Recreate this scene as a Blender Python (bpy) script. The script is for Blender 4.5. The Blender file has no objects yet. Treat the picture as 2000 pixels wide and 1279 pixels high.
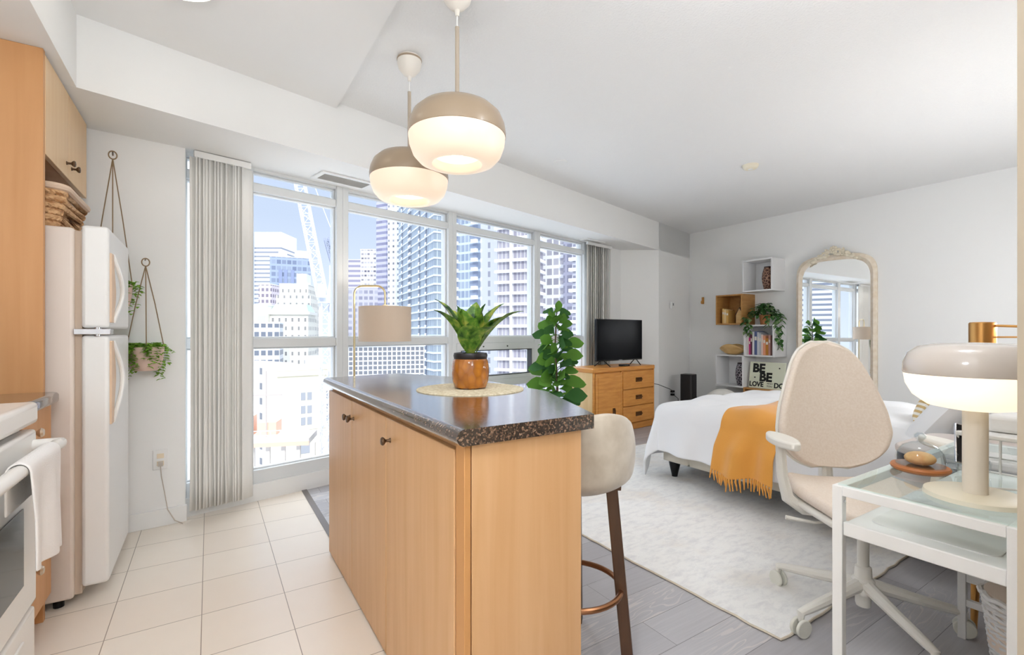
import bpy, bmesh, math, random
from mathutils import Vector, Matrix
random.seed(7)
PI = math.pi
SC = bpy.context.scene
COL = SC.collection

# ------------------------------------------------------------------ camera, light, exposure
cam_d = bpy.data.cameras.new('camera')
cam = bpy.data.objects.new('camera', cam_d); COL.objects.link(cam)
cam.location = (0, 0, 1.145)
cam.rotation_euler = (PI/2, 0, -math.radians(32.45))
cam_d.sensor_width = 36; cam_d.lens = 931/2000*36
cam_d.shift_y = 10.5/2000
cam_d.clip_start = 0.03; cam_d.clip_end = 2000
SC.camera = cam

vs = SC.view_settings
SC.display_settings.display_device = 'sRGB'
vs.view_transform = 'Standard'; vs.look = 'None'; vs.gamma = 1.0; vs.exposure = 0.5
vs.use_curve_mapping = False

world = bpy.data.worlds.new('sky'); SC.world = world
world.use_nodes = True
wn = world.node_tree.nodes; wl = world.node_tree.links
for n in list(wn): wn.remove(n)
w_out = wn.new('ShaderNodeOutputWorld'); w_bg = wn.new('ShaderNodeBackground')
w_tc = wn.new('ShaderNodeTexCoord'); w_sep = wn.new('ShaderNodeSeparateXYZ'); w_r = wn.new('ShaderNodeValToRGB')
wl.new(w_tc.outputs['Generated'], w_sep.inputs[0]); wl.new(w_sep.outputs['Z'], w_r.inputs[0])
cr = w_r.color_ramp
cr.elements[0].position = 0.0; cr.elements[0].color = (0.62, 0.68, 0.80, 1)
cr.elements[1].position = 0.62; cr.elements[1].color = (2.6, 2.8, 3.1, 1)
e = cr.elements.new(0.22); e.color = (0.46, 0.535, 0.68, 1)
e = cr.elements.new(0.42); e.color = (0.46, 0.535, 0.70, 1)
wl.new(w_r.outputs[0], w_bg.inputs[0]); w_bg.inputs[1].default_value = 1.05
wl.new(w_bg.outputs[0], w_out.inputs[0])

sun_d = bpy.data.lights.new('sun', 'SUN'); sun_d.energy = 1.7; sun_d.angle = 0.01; sun_d.color = (1, .96, .88)
sun = bpy.data.objects.new('sun', sun_d); COL.objects.link(sun)
sun.rotation_euler = Vector((0.22, 0.80, -0.60)).to_track_quat('-Z', 'Y').to_euler()

def area(name, loc, size, power, color=(1, .965, .93), rot=(0, 0, 0)):
    d = bpy.data.lights.new(name, 'AREA'); d.shape = 'DISK'; d.size = size; d.energy = power; d.color = color
    o = bpy.data.objects.new(name, d); COL.objects.link(o); o.location = loc; o.rotation_euler = rot
    return o
# added out-of-frame globes that brighten the room: (x, y, globe centre z, watts)
FILL_GLOBES = [(-0.12, 0.40, 1.95, 20), (0.1, -0.85, 1.95, 23), (1.6, 0.55, 2.37, 12), (3.5, 0.40, 1.30, 18), (4.7, 0.65, 1.20, 20)]

# ------------------------------------------------------------------ helpers
def srgb(r, g, b):
    f = lambda c: (c/255/12.92 if c/255 <= .04045 else ((c/255+.055)/1.055)**2.4)
    return (f(r), f(g), f(b), 1)

MATS = {}
def mat(name, col, rough=.5, metal=0, spec=.5, emit=None, estr=1, noise=None, bump=None, trans=0, coat=0, sheen=0):
    if name in MATS: return MATS[name]
    m = bpy.data.materials.new(name); m.use_nodes = True; MATS[name] = m
    nt = m.node_tree; p = nt.nodes['Principled BSDF']
    p.inputs['Base Color'].default_value = col; p.inputs['Roughness'].default_value = rough
    p.inputs['Metallic'].default_value = metal; p.inputs['Specular IOR Level'].default_value = spec
    p.inputs['Coat Weight'].default_value = coat; p.inputs['Sheen Weight'].default_value = sheen
    p.inputs['Transmission Weight'].default_value = trans
    if emit: p.inputs['Emission Color'].default_value = emit; p.inputs['Emission Strength'].default_value = estr
    tc = nt.nodes.new('ShaderNodeTexCoord')
    if noise:   # (second colour, scale vector, detail)
        mp = nt.nodes.new('ShaderNodeMapping'); mp.inputs['Scale'].default_value = noise[1]
        nz = nt.nodes.new('ShaderNodeTexNoise'); nz.inputs['Scale'].default_value = 1; nz.inputs['Detail'].default_value = noise[2]
        mx = nt.nodes.new('ShaderNodeMix'); mx.data_type = 'RGBA'
        rp = nt.nodes.new('ShaderNodeValToRGB'); rp.color_ramp.elements[0].position = .35; rp.color_ramp.elements[1].position = .65
        nt.links.new(tc.outputs['Object'], mp.inputs[0]); nt.links.new(mp.outputs[0], nz.inputs['Vector'])
        nt.links.new(nz.outputs['Fac'], rp.inputs[0]); nt.links.new(rp.outputs[0], mx.inputs['Factor'])
        mx.inputs['A'].default_value = col; mx.inputs['B'].default_value = noise[0]
        nt.links.new(mx.outputs['Result'], p.inputs['Base Color'])
    if bump:    # (scale vector, strength, distance)
        mp = nt.nodes.new('ShaderNodeMapping'); mp.inputs['Scale'].default_value = bump[0]
        nz = nt.nodes.new('ShaderNodeTexNoise'); nz.inputs['Scale'].default_value = 1; nz.inputs['Detail'].default_value = 3
        bp = nt.nodes.new('ShaderNodeBump'); bp.inputs['Strength'].default_value = bump[1]; bp.inputs['Distance'].default_value = bump[2]
        nt.links.new(tc.outputs['Object'], mp.inputs[0]); nt.links.new(mp.outputs[0], nz.inputs['Vector'])
        nt.links.new(nz.outputs['Fac'], bp.inputs['Height']); nt.links.new(bp.outputs[0], p.inputs['Normal'])
    return m

class MB:
    def __init__(s): s.v = []; s.f = []; s.mi = []; s.cur = 0
    def add(s, vs, fs):
        o = len(s.v); s.v += [tuple(x) for x in vs]
        for f in fs: s.f.append([i+o for i in f]); s.mi.append(s.cur)
        return s
    def box(s, x0, x1, y0, y1, z0, z1, M=None):
        vs = [Vector((x, y, z)) for z in (z0, z1) for y in (y0, y1) for x in (x0, x1)]
        if M is not None: vs = [M @ v for v in vs]
        return s.add(vs, [(0,2,3,1),(4,5,7,6),(0,1,5,4),(2,6,7,3),(0,4,6,2),(1,3,7,5)])
    def prism(s, poly, z0, z1, M=None):
        n = len(poly)
        a = sum(poly[i][0]*poly[(i+1)%n][1]-poly[(i+1)%n][0]*poly[i][1] for i in range(n))
        if a < 0: poly = poly[::-1]
        vs = [Vector((x, y, z0)) for x, y in poly]+[Vector((x, y, z1)) for x, y in poly]
        if M is not None: vs = [M @ v for v in vs]
        return s.add(vs, [tuple(range(n))[::-1], tuple(range(n, 2*n))]+[(i, (i+1)%n, n+(i+1)%n, n+i) for i in range(n)])
    def lathe(s, prof, n=32, c=(0,0,0), M=None, a0=0, a1=2*PI):
        full = abs(a1-a0-2*PI) < 1e-6; m = n if full else n+1
        vs = []
        for r, z in prof:
            for k in range(m):
                a = a0+(a1-a0)*k/n; v = Vector((r*math.cos(a), r*math.sin(a), z))
                if M is not None: v = M @ v
                vs.append(v+Vector(c))
        fs = []
        for i in range(len(prof)-1):
            for k in range(n):
                k2 = (k+1) % m if full else k+1
                fs.append((i*m+k, i*m+k2, (i+1)*m+k2, (i+1)*m+k))
        if full:
            if prof[0][0] > 1e-6: fs.append(tuple(range(m))[::-1])
            if prof[-1][0] > 1e-6: fs.append(tuple(range((len(prof)-1)*m, len(prof)*m)))
        return s.add(vs, fs)
    def tube(s, pts, r, n=8, closed=False):
        pts = [Vector(p) for p in pts]; N = len(pts)
        rs = r if isinstance(r, (list, tuple)) else [r]*N
        vs = []; up = None
        for i, p in enumerate(pts):
            if closed: t = pts[(i+1) % N]-pts[i-1]
            else: t = pts[min(i+1, N-1)]-pts[max(i-1, 0)]
            t.normalize()
            if up is None:
                up = Vector((0,0,1)) if abs(t.z) < .9 else Vector((1,0,0))
            a = t.cross(up)
            if a.length < 1e-5: a = t.orthogonal()
            a.normalize(); b = a.cross(t); b.normalize(); up = b
            for k in range(n):
                q = 2*PI*k/n; vs.append(p+(a*math.cos(q)+b*math.sin(q))*rs[i])
        fs = []
        M = N if closed else N-1
        for i in range(M):
            j = (i+1) % N
            for k in range(n):
                k2 = (k+1) % n; fs.append((i*n+k, i*n+k2, j*n+k2, j*n+k))
        if not closed: fs += [tuple(range(n))[::-1], tuple(range((N-1)*n, N*n))]
        return s.add(vs, fs)
    def cyl(s, p0, p1, r0, r1=None, n=16): return s.tube([p0, p1], [r0, r0 if r1 is None else r1], n)
    def bar(s, p0, p1, w, h=None, up=(0,0,1)):
        h = h or w; p0 = Vector(p0); p1 = Vector(p1); t = (p1-p0).normalized()
        a = t.cross(Vector(up))
        if a.length < 1e-4: a = t.orthogonal()
        a.normalize(); b = a.cross(t)
        vs = [p+a*x*w/2+b*y*h/2 for p in (p0, p1) for x, y in ((-1,-1),(1,-1),(1,1),(-1,1))]
        return s.add(vs, [(0,3,2,1),(4,5,6,7),(0,1,5,4),(1,2,6,5),(2,3,7,6),(3,0,4,7)])
    def grid(s, fn, nu, nv, flip=False):
        vs = [fn(i/nu, j/nv) for j in range(nv+1) for i in range(nu+1)]
        w = nu+1; fs = []
        for j in range(nv):
            for i in range(nu):
                q = (j*w+i, j*w+i+1, (j+1)*w+i+1, (j+1)*w+i); fs.append(q[::-1] if flip else q)
        return s.add(vs, fs)
    def ball(s, c, r, n=16, m=10, sc=(1,1,1)):
        vs = []; fs = []
        for j in range(m+1):
            t = PI*j/m
            for i in range(n):
                a = 2*PI*i/n
                vs.append((c[0]+r*sc[0]*math.sin(t)*math.cos(a), c[1]+r*sc[1]*math.sin(t)*math.sin(a), c[2]+r*sc[2]*math.cos(t)))
        for j in range(m):
            for i in range(n):
                i2 = (i+1) % n; fs.append((j*n+i, (j+1)*n+i, (j+1)*n+i2, j*n+i2))
        return s.add(vs, fs)
    def leaf(s, base, d, L, W, droop=.3, up=(0,0,1), cup=.25, n=7, wave=0, pw=.8, stem=0):
        base = Vector(base); d = Vector(d).normalized(); side = d.cross(Vector(up))
        if side.length < .05: side = Vector((1, 0, 0))
        side.normalize(); nor = side.cross(d).normalized(); vs = []
        for i in range(n+1):
            t = i/n; p = base+d*L*t-Vector((0,0,1))*droop*L*t*t
            tw = max(0, (t-stem)/(1-stem)) if stem else t
            w = W*math.sin(PI*min(1, max(0, tw))**pw)/2+.0006
            wv = wave*math.sin(t*15)*W
            vs += [p-side*w+nor*(cup*w+wv), p, p+side*w+nor*(cup*w-wv)]
        th = nor*.0012
        m = len(vs); allv = vs+[v-th for v in vs]; fs = []
        for i in range(n):
            a = 3*i
            for k in (0, 1):
                fs.append((a+k, a+k+1, a+k+4, a+k+3)); fs.append((m+a+k, m+a+k+3, m+a+k+4, m+a+k+1))
        return s.add(allv, fs)
    def build(s, name, m, parent=None, bevel=0, seg=2, sub=0, solid=0, ang=35, label=None, smooth=True):
        me = bpy.data.meshes.new(name); me.from_pydata(s.v, [], s.f); me.update()
        ms = m if isinstance(m, (list, tuple)) else [m]
        for x in ms: me.materials.append(x)
        me.polygons.foreach_set('material_index', s.mi)
        if smooth:
            me.polygons.foreach_set('use_smooth', [True]*len(me.polygons))
            me.set_sharp_from_angle(angle=math.radians(ang))
        o = bpy.data.objects.new(name, me); COL.objects.link(o)
        if parent: o.parent = parent
        if solid:
            q = o.modifiers.new('solid', 'SOLIDIFY'); q.thickness = solid; q.offset = 0
        if bevel:
            q = o.modifiers.new('bevel', 'BEVEL'); q.width = bevel; q.segments = seg; q.limit_method = 'ANGLE'; q.angle_limit = math.radians(40)
            q.harden_normals = False
        if sub:
            q = o.modifiers.new('sub', 'SUBSURF'); q.levels = sub; q.render_levels = sub
        if label: o['label'] = label
        return o

def thing(name, label, cat, loc=(0,0,0), rz=0, group=None):
    o = bpy.data.objects.new(name, None); COL.objects.link(o)
    o.location = loc; o.rotation_euler = (0, 0, rz); o.empty_display_size = .1
    return tag(o, label, cat, group)
def tag(o, label, cat, group=None):
    o['label'] = label; o['category'] = cat
    if group: o['group'] = group
    return o
def struct(o):
    o['kind'] = 'structure'; return o
def dup(root, loc, rz=None, label=None):
    r = root.copy(); COL.objects.link(r); r.location = loc
    if rz is not None: r.rotation_euler = (0, 0, rz)
    if label: r['label'] = label
    for ch in list(root.children):
        c = ch.copy(); COL.objects.link(c); c.parent = r
        for g in list(ch.children):
            d = g.copy(); COL.objects.link(d); d.parent = c
    return r

def nodes_of(name):
    m = bpy.data.materials.new(name); m.use_nodes = True; MATS[name] = m
    nt = m.node_tree; return m, nt, nt.nodes['Principled BSDF']
def mth(nt, op, a, b=None):
    n = nt.nodes.new('ShaderNodeMath'); n.operation = op
    for i, x in enumerate((a, b)):
        if x is None: continue
        if isinstance(x, (int, float)): n.inputs[i].default_value = x
        else: nt.links.new(x, n.inputs[i])
    return n.outputs[0]
def mixc(nt, f, a, b):
    n = nt.nodes.new('ShaderNodeMix'); n.data_type = 'RGBA'
    for k, x in (('Factor', f), ('A', a), ('B', b)):
        if isinstance(x, (tuple, float, int)): n.inputs[k].default_value = x
        else: nt.links.new(x, n.inputs[k])
    return n.outputs['Result']

# ------------------------------------------------------------------ materials
WHITE = srgb(238, 237, 233)
M_wall = mat('wall_paint', srgb(244, 244, 242), .75, spec=.2, bump=((60, 60, 60), .04, .002))
M_ceil = mat('textured_ceiling', srgb(243, 243, 242), .95, spec=.1, bump=((85, 85, 85), .55, .006))
M_ceil2 = mat('smooth_ceiling', srgb(245, 245, 244), .9, spec=.1)
M_trim = mat('white_trim', srgb(240, 240, 238), .45)
M_frame = mat('window_frame_white', srgb(226, 228, 228), .6, spec=.25)
M_gasket = mat('dark_gasket', srgb(60, 62, 60), .6)
M_white = mat('white_satin', srgb(240, 239, 236), .35)
M_whitem = mat('white_metal', srgb(240, 240, 238), .35)
M_black = mat('black_plastic', srgb(14, 14, 16), .4, spec=.3)
M_chrome = mat('chrome', srgb(215, 215, 220), .15, 1)
M_brass = mat('brass', srgb(214, 160, 95), .28, 1)
M_bronze = mat('bronze_knob', srgb(105, 82, 62), .35, .8)
M_bulb = mat('lit_bulb', (1, .9, .75, 1), .5, emit=(1, .86, .66, 1), estr=6)
M_lens = mat('lit_ceiling_lens', (1, .95, .85, 1), .5, emit=(1, .93, .8, 1), estr=2.5)

def wood(name, c1, c2, scale, rough=.4, coat=0):
    m, nt, p = nodes_of(name)
    tc = nt.nodes.new('ShaderNodeTexCoord'); mp = nt.nodes.new('ShaderNodeMapping'); mp.inputs['Scale'].default_value = scale
    nt.links.new(tc.outputs['Object'], mp.inputs[0])
    n1 = nt.nodes.new('ShaderNodeTexNoise'); n1.inputs['Scale'].default_value = 1; n1.inputs['Detail'].default_value = 5; n1.inputs['Distortion'].default_value = .4
    nt.links.new(mp.outputs[0], n1.inputs['Vector'])
    rp = nt.nodes.new('ShaderNodeValToRGB'); rp.color_ramp.elements[0].position = .3; rp.color_ramp.elements[1].position = .7
    nt.links.new(n1.outputs['Fac'], rp.inputs[0])
    nt.links.new(mixc(nt, rp.outputs[0], c1, c2), p.inputs['Base Color'])
    p.inputs['Roughness'].default_value = rough; p.inputs['Coat Weight'].default_value = coat; p.inputs['Coat Roughness'].default_value = .15
    return m
M_maple = wood('maple_veneer', srgb(220, 174, 126), srgb(210, 161, 110), (26, 26, 1.6), .42, .12)
M_gable = wood('maple_gable', srgb(214, 160, 108), srgb(204, 148, 94), (18, 18, 1.2), .45)
M_door = wood('maple_pale_door', srgb(232, 200, 158), srgb(226, 190, 145), (24, 24, 1.5), .4)
M_oak = wood('oak_dresser', srgb(228, 160, 78), srgb(206, 134, 56), (5, 5, 34), .38, .15)
M_oakside_lit = wood('oak_dresser_side_lit', srgb(240, 205, 150), srgb(230, 190, 130), (20, 20, 3), .4)  # paler than the front: light falling on the side is in the colour
M_walnut = wood('walnut_stained', srgb(100, 68, 44), srgb(78, 52, 34), (30, 30, 4), .4)
M_honey = wood('honey_box_wood', srgb(196, 146, 84), srgb(176, 124, 64), (4, 30, 30), .45)
M_bowl = wood('light_bowl_wood', srgb(226, 190, 130), srgb(208, 166, 104), (30, 8, 30), .45)

# tile
def tile_mat():
    m, nt, p = nodes_of('beige_floor_tile')
    g = nt.nodes.new('ShaderNodeNewGeometry'); mp = nt.nodes.new('ShaderNodeMapping')
    mp.inputs['Location'].default_value = (-.281+.3055*20, -2.005+.3055*20, 0)
    nt.links.new(g.outputs['Position'], mp.inputs[0])
    b = nt.nodes.new('ShaderNodeTexBrick'); b.offset = 0; b.squash = 1
    b.inputs['Scale'].default_value = 1; b.inputs['Brick Width'].default_value = .3055; b.inputs['Row Height'].default_value = .3055
    b.inputs['Mortar Size'].default_value = .0016; b.inputs['Mortar Smooth'].default_value = .1; b.inputs['Bias'].default_value = 0
    b.inputs['Color1'].default_value = srgb(250, 240, 226); b.inputs['Color2'].default_value = srgb(246, 234, 219); b.inputs['Mortar'].default_value = srgb(150, 132, 115)
    nt.links.new(mp.outputs[0], b.inputs['Vector'])
    n1 = nt.nodes.new('ShaderNodeTexNoise'); n1.inputs['Scale'].default_value = 9; n1.inputs['Detail'].default_value = 4
    nt.links.new(g.outputs['Position'], n1.inputs['Vector'])
    f = mth(nt, 'MULTIPLY', n1.outputs['Fac'], .25)
    nt.links.new(mixc(nt, f, b.outputs['Color'], srgb(236, 220, 202)), p.inputs['Base Color'])
    p.inputs['Roughness'].default_value = .28; p.inputs['Specular IOR Level'].default_value = .45
    bp = nt.nodes.new('ShaderNodeBump'); bp.invert = True; bp.inputs['Strength'].default_value = .3; bp.inputs['Distance'].default_value = .002
    nt.links.new(b.outputs['Fac'], bp.inputs['Height']); nt.links.new(bp.outputs[0], p.inputs['Normal'])
    return m
M_tile = tile_mat()
def plank_mat():
    m, nt, p = nodes_of('grey_brown_plank')
    g = nt.nodes.new('ShaderNodeNewGeometry'); mp = nt.nodes.new('ShaderNodeMapping')
    mp.inputs['Location'].default_value = (10.3, 10.07, 0)
    nt.links.new(g.outputs['Position'], mp.inputs[0])
    def brick(c1, c2, mo):
        b = nt.nodes.new('ShaderNodeTexBrick'); b.offset = .37
        b.inputs['Scale'].default_value = 1; b.inputs['Brick Width'].default_value = 1.22; b.inputs['Row Height'].default_value = .165
        b.inputs['Mortar Size'].default_value = .0012; b.inputs['Mortar Smooth'].default_value = .1; b.inputs['Bias'].default_value = 0
        b.inputs['Color1'].default_value = c1; b.inputs['Color2'].default_value = c2; b.inputs['Mortar'].default_value = mo
        nt.links.new(mp.outputs[0], b.inputs['Vector']); return b
    b = brick(srgb(204, 202, 204), srgb(176, 173, 176), srgb(118, 114, 116))
    r = brick((0,0,0,1), (1,1,1,1), (0,0,0,1))
    # grain: long wavy bands, shifted per plank
    sh = nt.nodes.new('ShaderNodeVectorMath'); sh.operation = 'MULTIPLY_ADD'
    nt.links.new(r.outputs['Color'], sh.inputs[0]); sh.inputs[1].default_value = (7, 3, 0); nt.links.new(mp.outputs[0], sh.inputs[2])
    m2 = nt.nodes.new('ShaderNodeMapping'); m2.inputs['Scale'].default_value = (1.1, 9, 1); nt.links.new(sh.outputs[0], m2.inputs[0])
    wv = nt.nodes.new('ShaderNodeTexNoise'); wv.inputs['Scale'].default_value = 1.2; wv.inputs['Detail'].default_value = 2; wv.inputs['Distortion'].default_value = .8
    nt.links.new(m2.outputs[0], wv.inputs['Vector'])
    rings = mth(nt, 'FRACT', mth(nt, 'MULTIPLY', wv.outputs['Fac'], 12.0))
    line = mth(nt, 'GREATER_THAN', rings, .82)
    n2 = nt.nodes.new('ShaderNodeTexNoise'); n2.inputs['Scale'].default_value = 1.1; n2.inputs['Detail'].default_value = 1
    nt.links.new(sh.outputs[0], n2.inputs['Vector'])
    patch = nt.nodes.new('ShaderNodeValToRGB'); patch.color_ramp.elements[0].position = .48; patch.color_ramp.elements[1].position = .62
    nt.links.new(n2.outputs['Fac'], patch.inputs[0])
    lf = mth(nt, 'MULTIPLY', line, mth(nt, 'MULTIPLY', patch.outputs[0], .7))
    m3 = nt.nodes.new('ShaderNodeMapping'); m3.inputs['Scale'].default_value = (3, 90, 1); nt.links.new(sh.outputs[0], m3.inputs[0])
    n3 = nt.nodes.new('ShaderNodeTexNoise'); n3.inputs['Scale'].default_value = 1; n3.inputs['Detail'].default_value = 4
    nt.links.new(m3.outputs[0], n3.inputs['Vector'])
    c = mixc(nt, mth(nt, 'MULTIPLY', n3.outputs['Fac'], .5), b.outputs['Color'], srgb(152, 148, 151))
    c = mixc(nt, lf, c, srgb(215, 208, 204))
    nt.links.new(c, p.inputs['Base Color'])
    p.inputs['Roughness'].default_value = .42
    bp = nt.nodes.new('ShaderNodeBump'); bp.invert = True; bp.inputs['Strength'].default_value = .25; bp.inputs['Distance'].default_value = .002
    nt.links.new(b.outputs['Fac'], bp.inputs['Height']); nt.links.new(bp.outputs[0], p.inputs['Normal'])
    return m
M_plank = plank_mat()

def counter_mat():
    m, nt, p = nodes_of('speckled_dark_laminate')
    tc = nt.nodes.new('ShaderNodeTexCoord')
    v = nt.nodes.new('ShaderNodeTexVoronoi'); v.inputs['Scale'].default_value = 230
    nt.links.new(tc.outputs['Object'], v.inputs['Vector'])
    rp = nt.nodes.new('ShaderNodeValToRGB'); el = rp.color_ramp.elements
    el[0].position = 0; el[0].color = srgb(28, 20, 18); el[1].position = 1; el[1].color = srgb(146, 118, 96)
    a = el.new(.5); a.color = srgb(50, 36, 30); a = el.new(.75); a.color = srgb(92, 70, 54); a = el.new(.9); a.color = srgb(128, 100, 80)
    sp = nt.nodes.new('ShaderNodeSeparateXYZ'); nt.links.new(v.outputs['Color'], sp.inputs[0])
    nt.links.new(sp.outputs[0], rp.inputs[0]); nt.links.new(rp.outputs[0], p.inputs['Base Color'])
    p.inputs['Roughness'].default_value = .2; p.inputs['Specular IOR Level'].default_value = 1.0; p.inputs['Coat Weight'].default_value = .8; p.inputs['Coat Roughness'].default_value = .12; p.inputs['Coat IOR'].default_value = 1.7
    return m
M_counter = counter_mat()
def glass(name, tint=(1,1,1,1), gl=.08, rough=0.0):
    m, nt, p = nodes_of(name); nt.nodes.remove(p)
    t = nt.nodes.new('ShaderNodeBsdfTransparent'); t.inputs[0].default_value = tint
    g = nt.nodes.new('ShaderNodeBsdfGlossy'); g.inputs['Roughness'].default_value = rough
    fr = nt.nodes.new('ShaderNodeFresnel'); fr.inputs['IOR'].default_value = 1.0+gl*4.5
    mx = nt.nodes.new('ShaderNodeMixShader')
    gm = nt.nodes.new('ShaderNodeNewGeometry')
    nt.links.new(mth(nt, 'MULTIPLY', fr.outputs[0], mth(nt, 'SUBTRACT', 1.0, gm.outputs['Backfacing'])), mx.inputs[0]); nt.links.new(t.outputs[0], mx.inputs[1]); nt.links.new(g.outputs[0], mx.inputs[2])
    nt.links.new(mx.outputs[0], nt.nodes['Material Output'].inputs[0]); return m
M_pane = glass('window_glass', (.97, .985, .99, 1), .02)
M_dglass = glass('table_glass', (.93, .97, .96, 1), .12)
M_clear = glass('clear_glass', (.93, .95, .96, 1), .11)
def thin(name, col, tr=.35):
    m, nt, p = nodes_of(name)
    d = nt.nodes.new('ShaderNodeBsdfTranslucent'); d.inputs[0].default_value = col; p.inputs['Base Color'].default_value = col; p.inputs['Roughness'].default_value = .8
    mx = nt.nodes.new('ShaderNodeMixShader'); mx.inputs[0].default_value = tr
    nt.links.new(p.outputs[0], mx.inputs[1]); nt.links.new(d.outputs[0], mx.inputs[2]); nt.links.new(mx.outputs[0], nt.nodes['Material Output'].inputs[0])
    return m
M_slat = thin('blind_fabric', srgb(252, 250, 245), .12)
M_leaf = thin('leaf_green', srgb(120, 172, 70), .4)
M_leafd = thin('leaf_deep_green', srgb(70, 122, 58), .3)
M_leafl = thin('leaf_lime', srgb(150, 196, 74), .35)

# ------------------------------------------------------------------ room shell
AW = math.radians(12.5); WP = (.279, 3.69)
def wpt(t, y=0):   # window-plane frame -> world
    return (WP[0]+t*math.cos(AW)-y*math.sin(AW), WP[1]+t*math.sin(AW)+y*math.cos(AW))
def bpt(x): return (x, 3.10+(x-.202)*.2605)     # line of the bulkhead face
def nm(o, n): return struct(o)
HB = 2.27; HC = 2.645
FX = 6.15
# floor: tile in the kitchen, planks in the living area
def wx(x, y=.14):   # point of the outer window line at world x
    t = (x-WP[0]+y*math.sin(AW))/math.cos(AW); return wpt(t, y)
m = MB(); m.prism([(-1.3, -1.7), (.585, -1.7), wx(.585), wx(-1.3)], -.06, 0); m.cur = 1; m.prism([(.585, -1.7), (6.3, -1.7), wx(6.3), wx(.585)], -.06, 0)
struct(m.build('floor', [M_tile, M_plank]))
m = MB(); m.box(.567, .603, -1.6, wpt(.3)[1]+.05, 0, .004)
struct(m.build('trim_3', mat('transition_strip', srgb(120, 112, 108), .4, .3)))
m = MB(); m.prism([(.70, -1.7), (6.3, -1.7), wx(6.3), wx(.70)], HC, HC+.3); struct(m.build('ceiling', M_ceil))
m = MB(); m.prism([(-1.3, -1.7), (.70, -1.7), wx(.70), wx(-1.3)], HC-.04, HC+.3); struct(m.build('ceiling.001', M_ceil2))
# bulkhead along the window
m = MB(); m.prism([bpt(-1.25), bpt(FX-.002), wx(FX-.002), wx(-1.25)], HB, HC+.2)
struct(m.build('trim_1', M_wall))
# kitchen soffit over the cabinets
m = MB(); m.prism([(-1.25, -1.65), (-.512, -1.65), (-.512, bpt(-.512)[1]+.02), (-1.25, bpt(-1.25)[1]+.02)], HB+.001, HC+.1)
struct(m.build('trim_2', M_wall))
m = MB(); m.box(-1.35, -1.2, -1.7, 3.7, 0, HC+.2); struct(m.build('wall_left', M_wall))
m = MB(); m.box(-1.3, 1.3, -1.75, -1.6, 0, HC+.2); struct(m.build('wall_back', M_wall))
m = MB(); m.prism([(1.04, .20), (FX+.1, .20), (FX+.1, .05), (1.19, .05), (1.19, -1.7), (1.04, -1.7)], 0, HC+.2)
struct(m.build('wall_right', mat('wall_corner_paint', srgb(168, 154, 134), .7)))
m = MB(); m.box(FX, FX+.15, 0.05, 5.4, 0, HC+.2); struct(m.build('wall_far', M_wall))
# pillar and niche side beside the window
p5 = bpt(5.15)
m = MB(); m.prism([p5, bpt(FX+.05), (FX+.05, 5.3), (4.86, 5.1), (4.72, 4.68)], 0, HC+.1)
struct(m.build('wall_window_right', M_wall)); bpy.data.objects['wall_window_right'].name = 'wall_window'
# solid wall left of the window (planter wall) and the curb under the glass
m = MB(); m.prism([(-1.25, 3.378), (-.409, 3.483), (-.121, 3.519), wpt(-.43, .0), wpt(-.43, .16), (-1.25, 3.75)], 0, HB+.02)
struct(m.build('wall_planter', M_wall)); bpy.data.objects['wall_planter'].name = 'wall_window.001'
m = MB(); m.prism([wpt(-.43, -.02), wpt(4.55, -.02), wpt(4.55, .14), wpt(-.43, .14)], 0, .115)
m.prism([wpt(3.74, .0), wpt(4.7, .0), wpt(4.7, .14), wpt(3.74, .14)], 0, HB+.02)
struct(m.build('wall_curb', M_trim)); bpy.data.objects['wall_curb'].name = 'wall_window.002'
m = MB(); m.prism([(-1.1, 3.385), (-.412, 3.471), (-.113, 3.507), (-.113, 3.525), (-1.1, 3.41)], 0, .10)
struct(m.build('baseboard_window', M_trim, bevel=.003))
m = MB(); q = bpt(FX); m.prism([(p5[0], p5[1]-.012), (q[0], q[1]-.012), (q[0], q[1]+.01), (p5[0], p5[1]+.01)], 0, .10)
struct(m.build('baseboard_pillar', M_trim)); bpy.data.objects['baseboard_pillar'].name = 'baseboard_right'
m = MB(); m.box(FX-.012, FX+.01, .2, bpt(FX)[1], 0, .10); struct(m.build('baseboard_far', M_trim))

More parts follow.
